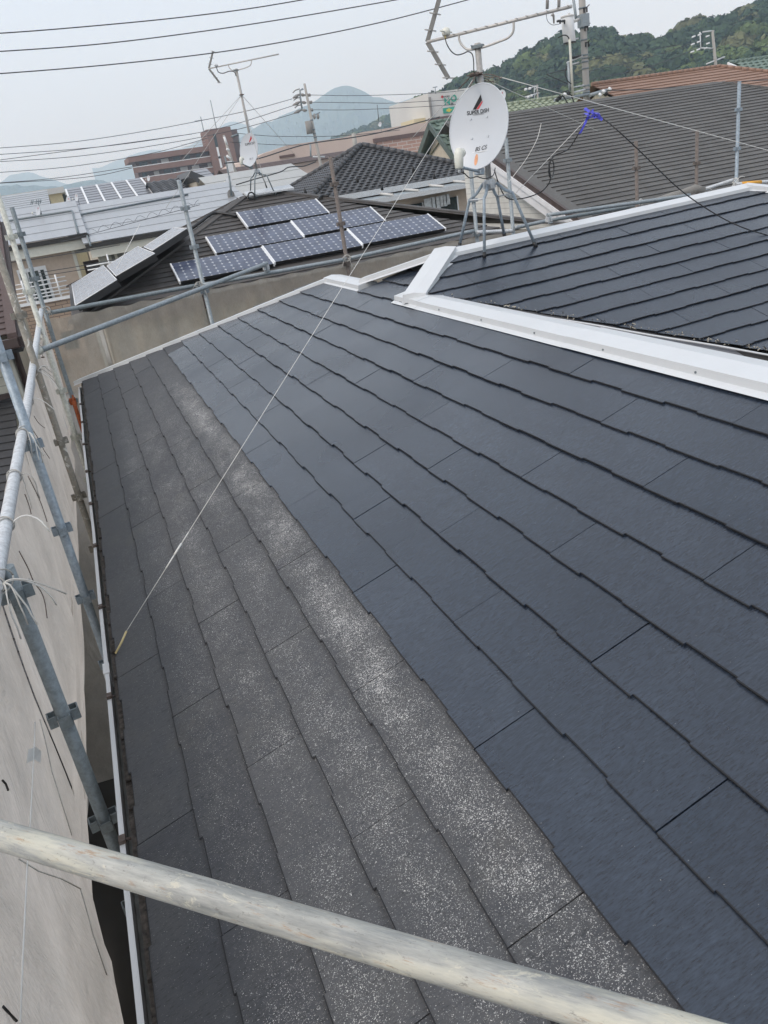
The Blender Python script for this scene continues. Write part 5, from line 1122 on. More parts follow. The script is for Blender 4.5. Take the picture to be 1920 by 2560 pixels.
# ================================================================== DISHES AND AERIALS
DN = Vector((-0.84, -0.47, 0.22)).normalized()
DU = (Vector((0, 0, 1))-DN*DN.z).normalized(); DA = DU.cross(DN).normalized()
def dish_surface(c, W, H, dep, seg=40, rings=7, th=0.006):
    mb = MB(); P = lambda r, a, o=0.0: c+DA*(W*r*math.cos(a))+DU*(H*r*math.sin(a))-DN*(dep*(1-r*r))+DN*o
    for side, o in ((1, 0.0), (-1, -th)):
        for i in range(rings):
            for j in range(seg):
                a0, a1 = 2*math.pi*j/seg, 2*math.pi*(j+1)/seg; r0, r1 = i/rings, (i+1)/rings
                if i == 0: mb.face([P(0, 0, o), P(r1, a0, o), P(r1, a1, o)], smooth=True)
                else: mb.face([P(r0, a0, o), P(r1, a0, o), P(r1, a1, o), P(r0, a1, o)], smooth=True)
    return mb
def antenna(label_dish, label_mast, label_aerial, yp, hub, top, clamp, dc, S, legs, knees, arms, lnb, V, RE, over, ubr, low, dvec, box, detail, group=None, mat_legs='galv_blue'):
    hubP = X(*hub, y=yp); topP = X(*top, y=yp); ax_, ay_ = hubP.x, hubP.y
    base = hubP.copy(); base.z = min(p.z for p in legs)
    m_ = thing('antenna_mast', label_mast, 'antenna mast', base)
    topZ = topP.z; r = 0.0205*S
    bot = Vector((ax_, ay_, hubP.z-0.07*S)); mb = MB(); mb.tube([bot, (ax_+(topP.x-hubP.x), ay_, topZ)], r, 16); mb.build('pole', 'mast', m_)
    mb = MB(); mb.tube([bot+Vector((0, 0, .01)), bot+Vector((0, 0, .075*S))], r+0.012*S, 14); mb.obox(bot+Vector((0, 0, .04*S)), (.045*S, 0, 0), (0, .012*S, 0), (0, 0, .025*S)); mb.obox(bot+Vector((0, 0, .04*S)), (.012*S, 0, 0), (0, .045*S, 0), (0, 0, .025*S)); mb.build('collar', 'galv_pale', m_)
    for f, k, a in zip(legs, knees, arms):
        mb = MB(); q = [Vector(a), Vector(a)*.5+Vector(k)*.5+Vector((0, 0, -0.012*S)), Vector(k), Vector(k)*.85+Vector(f)*.15+Vector((0, 0, 0)), Vector(f)]
        mb.tube(q, 0.0107*S, 12); lg = mb.build('leg', mat_legs, m_)
        mb = MB(); d = (Vector(k)-Vector(f)).normalized(); mb.tube([Vector(f)-d*0.012*S, Vector(f)+d*0.03*S], 0.014*S, 10); mb.build('foot', 'black', lg)
    mb = MB(); mb.tube([Vector(knees[0]), Vector(knees[1])], 0.006*S, 6); mb.build('strap', 'galv_pale', m_)
    mb = MB(); mb.tube([Vector(knees[2]), Vector(knees[3])], 0.006*S, 6); mb.build('strap', 'galv_pale', m_)
    cP = X(*clamp, y=yp); mb = MB(); mb.tube([cP+Vector((0, 0, -.012)), cP+Vector((0, 0, .012))], r+.008, 12)
    for k in range(4):
        an = k*math.pi/2+.6; mb.obox(cP+Vector((math.cos(an), math.sin(an), 0))*(r+.02), (.014, 0, 0), (0, .014, 0), (0, 0, .004))
    mb.build('guy_collar', 'rustwire', m_)
    # ---- dish
    c = X(*dc, y=yp-0.12*S); W, H, dep = 0.232*S, 0.262*S, 0.045*S
    D = thing('satellite_dish', label_dish, 'satellite dish', c)
    dish_surface(c, W, H, dep).build('reflector', 'dish', D)
    mb = MB(); mb.tube([c+DA*(W*math.cos(a))+DU*(H*math.sin(a))-DN*.002 for a in np.linspace(0, 2*math.pi, 49)], 0.0045*S, 6, caps=False); mb.build('rim', 'dish', D)
    mb = MB(); mb.obox(c-DN*(dep+.035*S)-DU*.02*S, DN*.03*S, DA*.055*S, DU*.08*S); mb.tube([c-DN*(dep+.05*S), Vector((ax_, ay_, c.z))], .02*S, 8); mb.build('mount_bracket', 'galv_dark', D)
    fp = c+DN*0.33*S; L = onp(*lnb, DN, fp); foot = c-DU*(H+.012*S)-DN*0.02*S
    mb = MB(); mb.tube([foot-DN*.05*S, foot, L-DU*.05*S-DN*.03*S], 0.0095*S, 10); mb.obox(foot-DN*.01*S, DA*.028*S, DU*.02*S, DN*.02*S); mb.build('feed_arm', mat_legs, D)
    mb = MB(); u_ = (DU*0.92+DN*.1).normalized(); f_ = (-DN+DU*.35).normalized()
    mb.tube([L-u_*.062*S, L-u_*.055*S, L+u_*.02*S, L+u_*.048*S-DN*.01*S, L+u_*.058*S-DN*.02*S], [.020*S, .027*S, .031*S, .027*S, .010*S], 12)
    mb.tube([L+u_*.020*S, L+u_*.024*S+f_*.03*S, L+u_*.028*S+f_*.045*S], [.020*S, .027*S, .026*S], 12); mb.build('feed_horn', 'lnb', D)
    mb = MB(); mb.tube([L-u_*.062*S, L-u_*.085*S], .010*S, 8); mb.build('connector', 'galv_pale', D)
    P = lambda r_, a_, o=0.0015: c+DA*(W*r_*math.cos(a_))+DU*(H*r_*math.sin(a_))-DN*(dep*(1-r_*r_))+DN*o
    def conf(p, o=0.0012):
        x = (p-c).dot(DA)/W; y = (p-c).dot(DU)/H; return c+DA*(W*x)+DU*(H*y)-DN*(dep*(1-min(1, x*x+y*y)))+DN*o
    def dp(px, py, o=0.0012):
        q = onp(px, py, DN, c-DN*dep*.7); return conf(q, o)
    if detail:
        K = lambda x, y: (1040+x*.15672, 180+y*.15672)
        def poly(pts, nm, mat, o=0.0014):
            q = [dp(*K(*p), o) for p in pts]; MB().face(q).build(nm, mat, D, fix=False)
        poly([(1050, 365), (1062, 452), (953, 600), (906, 602)], 'black_emblem', 'ink_black')
        poly([(1064, 462), (1070, 478), (1000, 588), (957, 598)], 'red_emblem', 'ink_red')
        def fit(body, l, r_, nm, mat, k=1.0, **kw2):
            a = dp(*K(*l)); b = dp(*K(*r_)); d = (b-a); me = text_mesh(body, 1.0); w_ = max(v.co.x for v in me.vertices)-min(v.co.x for v in me.vertices)
            d.normalize(); up = (DN.cross(d)).normalized(); up = up if up.z > 0 else -up
            put_text(D, body, (b-a).length/w_*k, (a+b)/2, mat, d, up, DN, nm=nm, conform=lambda p: conf(p, .0012), **kw2)
        fit('SUPER DiSH', (822, 665), (1158, 605), 'lettering', 'ink_black', bold=.0007)
        fit('CS ANTENNA', (905, 688), (1072, 660), 'small_lettering', 'ink_black')
        fit('BS CS', (945, 1240), (1122, 1200), 'lettering', 'ink_black', shear=.25, bold=.0004)
        poly([(905, 1280), (1050, 1262), (1150, 1240), (1150, 1252), (1050, 1278), (905, 1292)], 'sticker_edge', 'white_frame')
        poly([(978+27*math.cos(a), 1405+95*math.sin(a)) for a in np.linspace(0, 2*math.pi, 22)[:-1]], 'rust_stain', 'rust_stain')
        for x, y in ((868, 748), (1120, 708), (885, 1058), (1140, 1018)):
            q = dp(*K(x, y)); mb = MB(); mb.tube([q, q+DN*.004], .007, 10); mb.build('bolt', 'dish', D)
    else:
        q = c+DU*H*.55+DA*W*.05
        MB().face([conf(q+DA*W*.22+DU*H*.3), conf(q+DA*W*.24+DU*H*.12), conf(q-DA*W*.05-DU*H*.05), conf(q-DA*W*.16-DU*H*.05)]).build('emblem', 'ink_dkred', D, fix=False)
        put_text(D, 'SUPER DiSH', .052*S, q-DU*H*.16, 'ink_black', DA, DU, DN, bold=.0006, conform=lambda p: conf(p, .0015))
        put_text(D, 'BS CS', .04*S, c-DU*H*.52+DA*W*.1, 'ink_black', DA, DU, DN, conform=lambda p: conf(p, .0015))
    # ---- UHF aerial
    d = Vector(dvec).normalized(); nb = d.cross(Vector((0, 0, 1))); B0 = X(*over, y=yp); rg = Vector((-d.y, d.x, 0)); rg = rg if rg.x > 0 else -rg
    A = thing('tv_aerial', label_aerial, 'television aerial', B0)
    Vp = along(B0, d, *V); Rp = along(B0, d, *RE)
    mb = MB(); mb.tube([Vp, Rp], 0.0098*S, 12); mb.build('boom', 'antenna', A)
    O = lambda p: onp(p[0], p[1], nb, B0)
    mb = MB(); q = [O(p) for p in ubr]; 
    sm = []
    for i in range(len(q)-1):
        p0 = q[max(0, i-1)]; p1 = q[i]; p2 = q[i+1]; p3 = q[min(len(q)-1, i+2)]
        for k in range(5):
            t_ = k/5; sm.append(0.5*((2*p1)+(p2-p0)*t_+(2*p0-5*p1+4*p2-p3)*t_*t_+(3*p1-p0-3*p2+p3)*t_**3))
    sm.append(q[-1]); mb.tube(sm, 0.0075*S, 10); mb.build('support_bracket', 'antenna', A)
    mb = MB(); mb.obox(Vector((B0.x, B0.y, q[len(q)//2].z))*0+Vector(topP)+Vector((0, 0, -0.02*S)), d*.035*S, nb*.03*S, Vector((0, 0, .010*S))); mb.tube([topP-nb*.04*S+d*.03*S+Vector((0, 0, -.01)), topP+nb*.04*S+d*.03*S+Vector((0, 0, -.01))], .004*S, 6); mb.build('mast_clamp', 'galv_dark', A)
    le = O(low); ue = Vector((le.x, le.y, 2*Vp.z-le.z))
    for e_ in (le, ue):
        mb = MB(); dd_ = (e_-Vp).normalized(); w_ = dd_.cross(nb).normalized(); mb.obox((Vp+e_)/2, dd_*(e_-Vp).length/2, w_*.0150*S, nb*.003*S)
        mb.ext([Vp-w_*.005, Vp+dd_*.07*S-w_*.014*S+nb*.004, Vp+dd_*.07*S+w_*.014*S+nb*.004], nb*.003); rb = mb.build('reflector_arm', 'reflector', A)
        for f in (.26, .62, .985):
            p = Vp+(e_-Vp)*f; mb = MB(); mb.tube([p-rg*.085*S, p+rg*.085*S], .0045*S, 7); mb.build('reflector_rod', 'antenna', rb)
    n = 12; 
    for k in range(n):
        f = .21+.775*(k/(n-1))**.93; p = Vp+(Rp-Vp)*f; mb = MB(); mb.tube([p-rg*.048*S+Vector((0, 0, .004)), p+rg*.048*S+Vector((0, 0, .004))], .0032*S, 6); mb.build('director_rod', 'antenna', A)
    bx = O(box); mb = MB(); mb.tube([bx-Vector((0, 0, .022*S)), bx, bx+Vector((0, 0, .016*S)), bx+Vector((0, 0, .024*S))], [.026*S, .030*S, .026*S, .012*S], 10); mb.tube([bx-rg*.09*S, bx+rg*.09*S], .005*S, 7); mb.build('feed_box', 'lnb' if detail else 'galv_pale', A)
    return dict(hub=hubP, clamp=cP, dish=c, lnb=L, B0=B0, box=bx, nb=nb, foot=foot)
# big front one
def R2p(px, py): return onp(px, py, (-0.018, -T, 1), (1.87, 3.9, 0.712+0.016))
lf = [X(1148, 617, y=4.12), R2p(1211, 642), X(1261.5, 592, y=4.12), R2p(1339, 615)]
kn = [X(1173.5, 501, y=4.02), X(1210, 497, y=3.80), X(1243, 492, y=4.02), X(1281, 482, y=3.80)]
am = [X(1209, 458, y=3.92), X(1219, 462, y=3.88), X(1229, 462, y=3.92), X(1241, 457, y=3.88)]
fr = antenna('large white satellite dish lettered SUPER DiSH with an orange rust streak', 'four legged galvanised mast straddling the main white ridge', 'large television aerial with bent reflector above the lettered dish, cut by the top edge',
    3.9, (1222, 450), (1193.6, 108), (1187, 186), (1195, 317), 1.0, lf, kn, am, (1147, 396), (1068, 104), (1430, 15), (1190, 75),
    [(1147, 87), (1149, 102), (1158, 116), (1172, 124), (1205, 119), (1250, 103), (1272, 93), (1283, 78), (1284, 56)], (1121, 196), (-0.637, 0.771, 0), (1115, 79), True)
lr = [X(626, 488, y=15.35), onp(637, 501, (0, -t1, 1), R1L), X(672, 481, y=15.35), onp(690, 491, (0, -t1, 1), R1L)]
kr = [X(627, 447, y=15.2), X(637, 445, y=14.8), X(655, 438, y=15.2), X(667, 439, y=14.8)]
ar = [X(638, 430, y=15.0), X(641, 432, y=14.95), X(644, 431, y=15.0), X(648, 431, y=14.95)]
rr_ = antenna('smaller white satellite dish on the solar roof ridge, with a tiny red emblem', 'tall thin antenna mast on four legs on the solar roof ridge', 'television aerial with bent reflector high on the thin mast, against the sky',
    15.0, (642, 424), (590, 172), (604, 237), (622, 375), 1.13, lr, kr, ar, (603, 402), (522, 171), (697, 135), (590, 157.5),
    [(571, 162), (573, 169), (580, 175.5), (589, 176), (602, 173), (614, 169.5), (626, 163), (629, 151)], (549, 207), (-0.834, 0.551, 0), (541, 164), False, mat_legs='galv_dark')
ul = thing('flashing_plate', 'shiny galvanised plate on the solar roof ridge under the thin mast', 'metal plate', R1L)
MB().ext([R1L+Vector((.05, -.22, .0)), R1L+Vector((.05, -.22, .03)), R1L+Vector((.05, .1, .10)), R1L+Vector((.05, .1, .06))], (0.95, 0, 0)).build('sheet', 'galv_pale', ul)
# little dishes on far roofs
def small_dish(px, py, y, S, label, flip=False):
    c = X(px, py, y=y); D = thing('satellite_dish', label, 'satellite dish', c, 'small dishes on far roofs')
    dish_surface(c, .24*S, .27*S, .04*S, 24, 3).build('reflector', 'dish', D)
    MB().face([c+DU*.17*S+DA*.05*S, c+DU*.10*S+DA*.06*S, c+DU*.08*S-DA*.03*S]).build('emblem', 'ink_dkred', D, fix=False)
    mb = MB(); mb.tube([c-DU*.28*S, c+DN*.3*S-DU*.18*S], .012*S, 5); mb.build('feed_arm', 'galv_dark', D)
    mb = MB(); mb.tube([c+DN*.3*S-DU*.20*S, c+DN*.3*S-DU*.08*S], .035*S, 7); mb.build('feed_horn', 'lnb', D)
    mb = MB(); q = c-DN*.09*S; mb.tube([q+Vector((0, 0, .1*S)), q-Vector((0, 0, .75*S))], .022*S, 6); mb.build('pole', 'galv_dark', D)
    return D
sd0 = small_dish(95, 527, 41.5, 0.95, 'small dish on the pale roof at the left, below a little aerial')
for px, py, y, S, lb in ((171, 503, 43.5, .95, 'larger of two small dishes standing together before the mid grey solar roof'), (191, 494, 44.5, .7, 'smaller of two small dishes standing together before the mid grey solar roof'),
                         (371, 446, 62, .75, 'small dish at the corner of the mid grey solar roof, before the apartment block'), (572, 451, 43.5, .95, 'small dish under the white hanging banner'),
                         (487, 475, 45, .65, 'tiny pale dish before the small gabled house'), (1254, 239, 39, 1.05, 'small dish just right of the lettered dish, over the pale green ridge'),
                         (950, 311, 104, 1.1, 'tiny dish on the roof of the pale pink hall')):
    D = copy_tree(sd0, X(px, py, y=y), lb); D.scale = (S/.95,)*3
g_ = thing('satellite_dish', 'dull grey back of a small dish, below the one under the banner', 'satellite dish', X(578, 489, y=40), 'small dishes on far roofs')
c = X(578, 489, y=40); mb = MB(); 
for j in range(20):
    a0, a1 = 2*math.pi*j/20, 2*math.pi*(j+1)/20; ex_ = Vector((.8, .3, -.35)).normalized(); ey_ = Vector((.2, .1, 1)).normalized()
    mb.face([c+Vector((0, -.08, 0)), c+ex_*.22*math.cos(a0)+ey_*.27*math.sin(a0), c+ex_*.22*math.cos(a1)+ey_*.27*math.sin(a1)], smooth=True)
mb.build('reflector', 'concrete', g_); mb = MB(); mb.tube([c+Vector((.1, 0, .9)), c+Vector((0, -.1, 0))], .05, 6); mb.build('pole', 'galv_dark', g_)
la = thing('tv_aerial', 'little television aerial above the small dish on the left pale roof', 'television aerial', X(94, 515, y=41.5))
p = X(95, 508, y=41.5); mb = MB(); mb.tube([p, p-Vector((0, 0, .9))], .03, 5); mb.build('mast', 'galv_dark', la)
q0 = X(78, 506, y=41.5); q1 = X(104, 503, y=41.5); mb = MB(); mb.tube([q0, q1], .02, 5); mb.build('boom', 'galv_dark', la)
for f in (0, .15, .5, .7, .9):
    p = q0+(q1-q0)*f; mb = MB(); mb.tube([p-Vector((.05, 0, .1)), p+Vector((.05, 0, .1))], .018, 5); mb.build('rod', 'galv_dark', la)
# turnbuckles, guys and cables at the big mast
CL = fr['clamp']
def turnbuckle(a, b, lab):
    a = Vector(a); b = Vector(b); o = thing('turnbuckle', lab, 'turnbuckle', a, 'turnbuckles on the mast guys'); d = (b-a).normalized(); s = d.orthogonal().normalized(); L = (b-a).length
    for k in (-1, 1):
        mb = MB(); mb.tube([a+d*L*.25, a+d*L*.32+s*.008*k, a+d*L*.72+s*.008*k, a+d*L*.78], .0032, 6); mb.build('side_bar', 'rustwire', o)
    mb = MB(); mb.tube([a, a+d*L*.28], .004, 6); mb.build('hook', 'rustwire', o)
    mb = MB(); mb.tube([a+d*L*.75, a+d*L*.93, b+s*.012, b+d*.012], .004, 6); mb.build('hook', 'rustwire', o)
gA = X(1252, 193, y=3.72); turnbuckle(CL+Vector((.02, 0, 0)), gA, 'rusty turnbuckle right of the mast, holding the long white guy line')
gB = X(1231, 206, y=4.2); turnbuckle(CL+Vector((.015, .01, -.01)), gB, 'lower rusty turnbuckle right of the mast')
gC = X(1146, 224, y=4.25); turnbuckle(CL+Vector((-.02, 0, 0)), gC, 'rusty turnbuckle on the left of the mast above the dish')
gD = X(1177, 214, y=3.75); turnbuckle(CL+Vector((-.01, -.02, -.01)), gD, 'rusty turnbuckle hanging just left of the mast behind the dish top')
def guy(a, b, r, mat, lab, sag=0.0, n=12, name='guy_line', cat='guy line'):
    a = Vector(a); b = Vector(b); mb = MB(); mb.tube([a+(b-a)*k/n-Vector((0, 0, sag*4*(k/n)*(1-k/n))) for k in range(n+1)], r, 6); return tag(mb.build(name, mat, loc=a), lab, cat)
endL = X(316, 1578, x=-0.80); _nL = (-math.sin(TH), 0, math.cos(TH)); endL = onp(316, 1578, _nL, (0, 0, 0.06)); endE = onp(289, 1634, _nL, (0, 0, 0.026))
st = X(1181, 200, y=3.74)
jj = st+(endL-st)*0.0
tbp = along(st, (endL-st), 441, 1389); tbq = along(st, (endL-st), 456, 1360)
gl = thing('guy_line', 'long white guy line from the mast down across the roof to the gutter', 'guy line', st)
mb = MB(); mb.tube([st, endL], .0015, 6); mb.build('rope', 'string', gl)
mb = MB(); mb.tube([endL, endL*.4+endE*.6+Vector((.01, 0, .01)), endE], .0042, 8); mb.build('end_sleeve', 'yellow_end', gl)
mb = MB(); mb.tube([tbp, tbq], .0048, 6); mb.tube([tbq, tbq+(st-tbq).normalized()*.05+Vector((.006, 0, .006))], .0025, 6); mb.tube([tbp, tbp+(endL-tbp).normalized()*.07], .003, 6); mb.build('tensioner', 'string', gl)
E2_ = X(1920, 376, d=6.2); E2b = gA+(E2_-gA)*1.5
guy(gA, E2b, .0026, 'string', 'white guy line running from the mast to the right, carrying the blue tape')
guy(gB, X(1500, 330, y=16.0), .003, 'string', 'thin guy line going back from the mast over the large grey roof')
guy(gC, X(1030, 345, y=9.5), .003, 'string', 'thin guy line going back from the left turnbuckle')
tp = along(gA, E2_-gA, 1476, 285); dr = (E2_-gA).normalized()
bt = thing('blue_tape', 'crumpled bright blue tape tied round the white guy line, holding up the black cable', 'tape', tp)
rnd = random.Random(9)
def ribbon(pts, w_, nm='tape_strip'):
    mb = MB()
    for i in range(len(pts)-1):
        a, b = Vector(pts[i]), Vector(pts[i+1]); s0 = Vector((rnd.uniform(-1, 1), rnd.uniform(-1, 1), rnd.uniform(-.5, .5))).normalized()*.3+Vector((.7, .3, .2)); s0 = s0.normalized()*w_
        if i == 0: ps = s0
        mb.face([a-ps, a+ps, b+s0, b-s0]); ps = s0
    return mb.build(nm, 'bluetape', bt, fix=False)
Q = lambda x, y, dy=0: X(x, y, y=tp.y+dy)
ribbon([Q(1474, 282), Q(1468, 296, -.02), Q(1461, 312, -.03), Q(1453, 328, -.03), Q(1450, 334, -.03)], .013)
ribbon([Q(1470, 290), Q(1478, 278, -.02), Q(1484, 284, -.03), Q(1490, 292, -.01), Q(1500, 296), Q(1506, 300)], .014)
ribbon([Q(1482, 280), Q(1492, 284, -.02), Q(1503, 296, 0.0)], .014)
for k in range(9):
    a = Q(1478+rnd.uniform(-9, 10), 285+rnd.uniform(-6, 7), rnd.uniform(-.04, .03)); b = a+Vector((rnd.uniform(-.03, .03), rnd.uniform(-.03, .03), rnd.uniform(-.03, .03))); ribbon([a, b, b+Vector((rnd.uniform(-.02, .02), 0, rnd.uniform(-.02, .02)))], .014, 'tape_knot')
bc = [R2p(1990, 612), R2p(1925, 590), X(1860, 570, y=3.2), X(1790, 536, y=3.35), X(1700, 474, y=3.5), X(1600, 378, y=3.6), X(1545, 327, y=3.65), X(1512, 300, y=tp.y), X(1490, 291, y=tp.y), X(1470, 298, y=tp.y), X(1452, 325, y=tp.y), X(1425, 368, y=tp.y+.05), X(1408, 380, y=tp.y+.05), X(1392, 386, y=tp.y+.1), X(1380, 396, y=tp.y+.1), X(1374, 412, y=tp.y+.1)]
cord(bc, .0042, 'black', 'black cable hanging from the blue tape and landing on the right roof slope', 'cable', 'cable')
cord([X(1374, 398, y=3.8), X(1382, 402, y=3.85), X(1385, 420, y=3.9), X(1382, 440, y=3.86), X(1376, 444, y=3.82), X(1372, 430, y=3.78), X(1373, 404, y=3.8), X(1374, 424, y=3.8), X(1376, 446, y=3.8), X(1370, 462, y=3.82), X(1352, 480, y=3.85), X(1320, 493, y=3.88), X(1292, 498, y=3.9), X(1276, 498, y=3.9), X(1262, 490, y=3.92), X(1251, 470, y=3.92), X(1243, 448, y=3.9), X(1236, 425, y=3.95)], .0040, 'black', 'black cable with a coiled loop swinging from the mast to the right', 'cable', 'cable')
cord([fr['lnb']-DU*.075, X(1159, 432, y=3.6), X(1175, 445, y=3.65), X(1192, 441, y=3.7), X(1200, 444, y=3.72), X(1216, 446, y=3.75), X(1233, 438, y=3.8), X(1238, 420, y=3.9)], .0036, 'black', 'black cable drooping from the feed horn under the lettered dish', 'cable', 'cable')
cord([X(1113, 96, y=fr['box'].y), X(1117, 110, y=4.0), X(1128, 128, y=4.0), X(1142, 137, y=3.98), X(1158, 134, y=3.95), X(1170, 129, y=3.92), X(1180, 135, y=3.88), X(1184, 152, y=3.87), X(1185, 180, y=3.87), X(1192, 214, y=3.87)], .0036, 'black', 'black cable from the big aerial feed box down the mast', 'cable', 'cable')
mb = MB(); mb.tube([X(1113, 86, y=fr['box'].y), X(1114, 98, y=fr['box'].y)], .007, 8); tag(mb.build('cable_boot', 'yellow_end', loc=X(1113, 86, y=fr['box'].y)), 'yellow rubber boot on the cable under the big aerial feed box', 'cable boot')
cord([X(541, 167, y=15.3), X(546, 180, y=15.2), X(558, 183, y=15.1), X(574, 178, y=15.05), X(586, 180, y=15.0), X(590, 190, y=14.98)], .008, 'black', 'black cable drooping from the rear aerial feed box', 'cable', 'cable')
mb = MB(); mb.tube([X(628+8*math.cos(t_), 490+9*math.sin(t_), y=14.7) for t_ in np.linspace(0, 6.4, 22)], .014, 6); tag(mb.build('cable_coil', 'black', loc=X(628, 490, y=14.7)), 'black cable coil hanging on the rear mast legs', 'cable')
guy(X(1472, 292, y=tp.y), X(1290, 482, y=3.95), .0019, 'string', 'thin white string slanting beside the black cable')
cord([X(1353, 308, y=5.2), X(1346, 338, y=5.2), X(1336, 362, y=5.2), X(1314, 400, y=5.25), X(1290, 432, y=5.3), X(1272, 455, y=5.3)], .0026, 'string', 'curved thin white string end over the large grey roof', 'string', 'string')
RCp = rr_['clamp']
for px, py, y, lb in ((455, 400, 11.5, 'thin guy line from the rear mast down to the left'), (415, 520, 12.5, 'second thin guy line from the rear mast down to the left'), (735, 385, 19, 'thin guy line from the rear mast down to the right'), (665, 470, 14.3, 'faint guy line from the rear mast down to the right')):
    guy(RCp, X(px, py, y=y), .004, 'tiewire', lb)
guy(X(240, 770, y=12.6), X(350, 560, y=13.5), .005, 'string', 'thin white string crossing the grey looking solar panels')
# ================================================================== UTILITY POLES AND WIRES
def upole(px0, py0, px1, py1, y, r0, r1, lab, zt=None, zb=None):
    a = X(px1, py1, y=y); b = X(px0, py0, y=y); d = (b-a)
    if zt: b = a+d*((zt-a.z)/d.z)
    a2 = a+d*((GZ-a.z)/d.z)
    o = thing('utility_pole', lab, 'utility pole', a2); mb = MB(); mb.tube([a2, a, b], [r1*1.15, r1, r0], 16); mb.build('pole', 'pole', o); return o, lambda z: a+d*((z-a.z)/d.z)
YQ = 33.0
oP, cP_ = upole(1455, 0, 1467, 249, YQ, .135, .155, 'thick concrete utility pole with a white transformer right of the big aerial', zt=13.0)
Zp = lambda py: X(1460, py, y=YQ).z
for py in (20, 45, 58, 70, 100, 138, 146, 155, 172, 215, 225, 232, 240):
    mb = MB(); c = cP_(Zp(py)); mb.tube([c-Vector((0, 0, .03)), c+Vector((0, 0, .03))], .17, 14); mb.build('band', 'galv_dark', oP)
for py in (22, 68, 108):
    c = cP_(Zp(py)); mb = MB(); mb.obox(c+Vector((.02, -.19, 0)), (.10, 0, 0), (0, .03, 0), (0, 0, .015)); mb.obox(c+Vector((-.06, -.2, -.09)), (.02, 0, 0), (0, .03, 0), (0, 0, .09)); mb.obox(c+Vector((.09, -.2, -.09)), (.02, 0, 0), (0, .03, 0), (0, 0, .09)); mb.tube([c+Vector((.1, -.1, 0)), c+Vector((.3, -.1, .12))], .02, 6); mb.build('step_bracket', 'black', oP)
c = cP_(Zp(52)); mb = MB(); mb.obox(c+Vector((0, -.03, 0)), (.19, 0, 0), (0, .19, 0), (0, 0, .25)); mb.build('mount_sleeve', 'galv', oP)
tr = thing('transformer', 'white cylindrical transformer hung left of the thick utility pole', 'transformer', X(1421, 110, y=YQ-.3))
ct = X(1418, 44, y=YQ-.25); cb = X(1424, 107, y=YQ-.25); mb = MB(); mb.tube([cb, cb+Vector((0, 0, .02)), ct, ct+Vector((0, 0, .05))], [.25, .27, .27, .25], 24); mb.build('tank', 'white_frame', tr)
mb = MB(); mb.tube([ct, ct+Vector((0, 0, .07))], .285, 24); mb.tube([ct+Vector((.1, 0, .05)), ct+Vector((.1, 0, .16))], .05, 8); mb.build('lid', 'sign_wall', tr)
mb = MB(); mb.tube([cb-Vector((0, 0, .03)), cb+Vector((0, 0, .02))], .285, 20); mb.build('base_ring', 'black', tr)
for px, py in ((1400, 52), (1411, 52)):
    p = X(px, py, y=YQ-.55); mb = MB(); mb.tube([p+Vector((0, .2, .02)), p, p-Vector((0, 0, .12))], [.05, .055, .03], 8); mb.build('bushing', 'black', tr)
mb = MB(); mb.tube([X(1426, 57, y=YQ-.3), X(1448, 48, y=YQ-.1)], .06, 8); mb.build('hanger_arm', 'sign_wall', tr)
mb = MB(); mb.tube([X(1433, -5, y=YQ), X(1438, 30, y=YQ), X(1440, 50, y=YQ)], .06, 8); mb.build('conduit', 'galv', oP)
mb = MB(); mb.tube([X(1424, 98, y=YQ-.5), X(1428, 165, y=YQ-.5), X(1432, 240, y=YQ-.5)], .055, 8); mb.build('conduit', 'trim_cream', oP)
mb = MB(); mb.tube([X(1421, 155, y=YQ-.4), X(1424, 210, y=YQ-.4), X(1426, 226, y=YQ-.4)], .07, 8); mb.build('conduit', 'galv', oP)
for a, b, r, m in (((1417, 157), (1455, 140), .035, 'galv_pale'), ((1422, 163), (1447, 156), .03, 'galv_pale'), ((1431, 145), (1452, 139), .05, 'black'), ((1430, 219), (1460, 213), .03, 'galv_pale'), ((1432, 232), (1462, 224), .045, 'galv_pale'),
                   ((1430, 100), (1446, 96), .03, 'galv_pale'), ((1386, 250), (1474, 236), .07, 'galv'), ((1474, 238), (1518, 226), .08, 'galv')):
    mb = MB(); mb.tube([X(*a, y=YQ-.35), X(*b, y=YQ-.2)], r, 7); mb.build('crossarm', m, oP)
def wire(pts, y, r, lab, mat='wire', name='power_line', cat='power line', group=None, ys=None, parts=()):
    P = [X(px, py, y=(ys[i] if ys else y)) for i, (px, py) in enumerate(pts)]; out = []
    for i in range(len(P)-1):
        p0 = P[max(0, i-1)]; p1 = P[i]; p2 = P[i+1]; p3 = P[min(len(P)-1, i+2)]
        for k in range(8):
            t_ = k/8; out.append(0.5*((2*p1)+(p2-p0)*t_+(2*p0-5*p1+4*p2-p3)*t_*t_+(3*p1-p0-3*p2+p3)*t_**3))
    out.append(P[-1]); mb = MB(); mb.tube(out, r, 6); return tag(mb.build(name, mat, loc=P[0]), lab, cat, group)
for k, (cx_, cy_) in enumerate(((1398, 246), (1410, 240), (1420, 236), (1507, 232), (1512, 238), (1522, 226), (1392, 252), (1498, 240))):
    c = X(cx_, cy_, y=YQ-.5); mb = MB(); mb.tube([c, c+Vector((.08, 0, .08))], .09, 8); mb.build('insulator', ['black', 'white_frame'][k % 2], oP)
wire([(1405, 238), (1412, 246), (1419, 258)], YQ-.6, .03, 'black jumper cable at the foot of the thick utility pole', 'black', 'cable', 'cable')
wire([(1420, 236), (1428, 238), (1436, 260)], YQ-.6, .03, 'second black jumper cable beside the thick utility pole', 'black', 'cable', 'cable')
wire([(1396, 94), (1408, 88), (1418, 90), (1423, 98)], YQ-.8, .025, 'black cable arching in front of the white transformer', 'black', 'cable', 'cable')
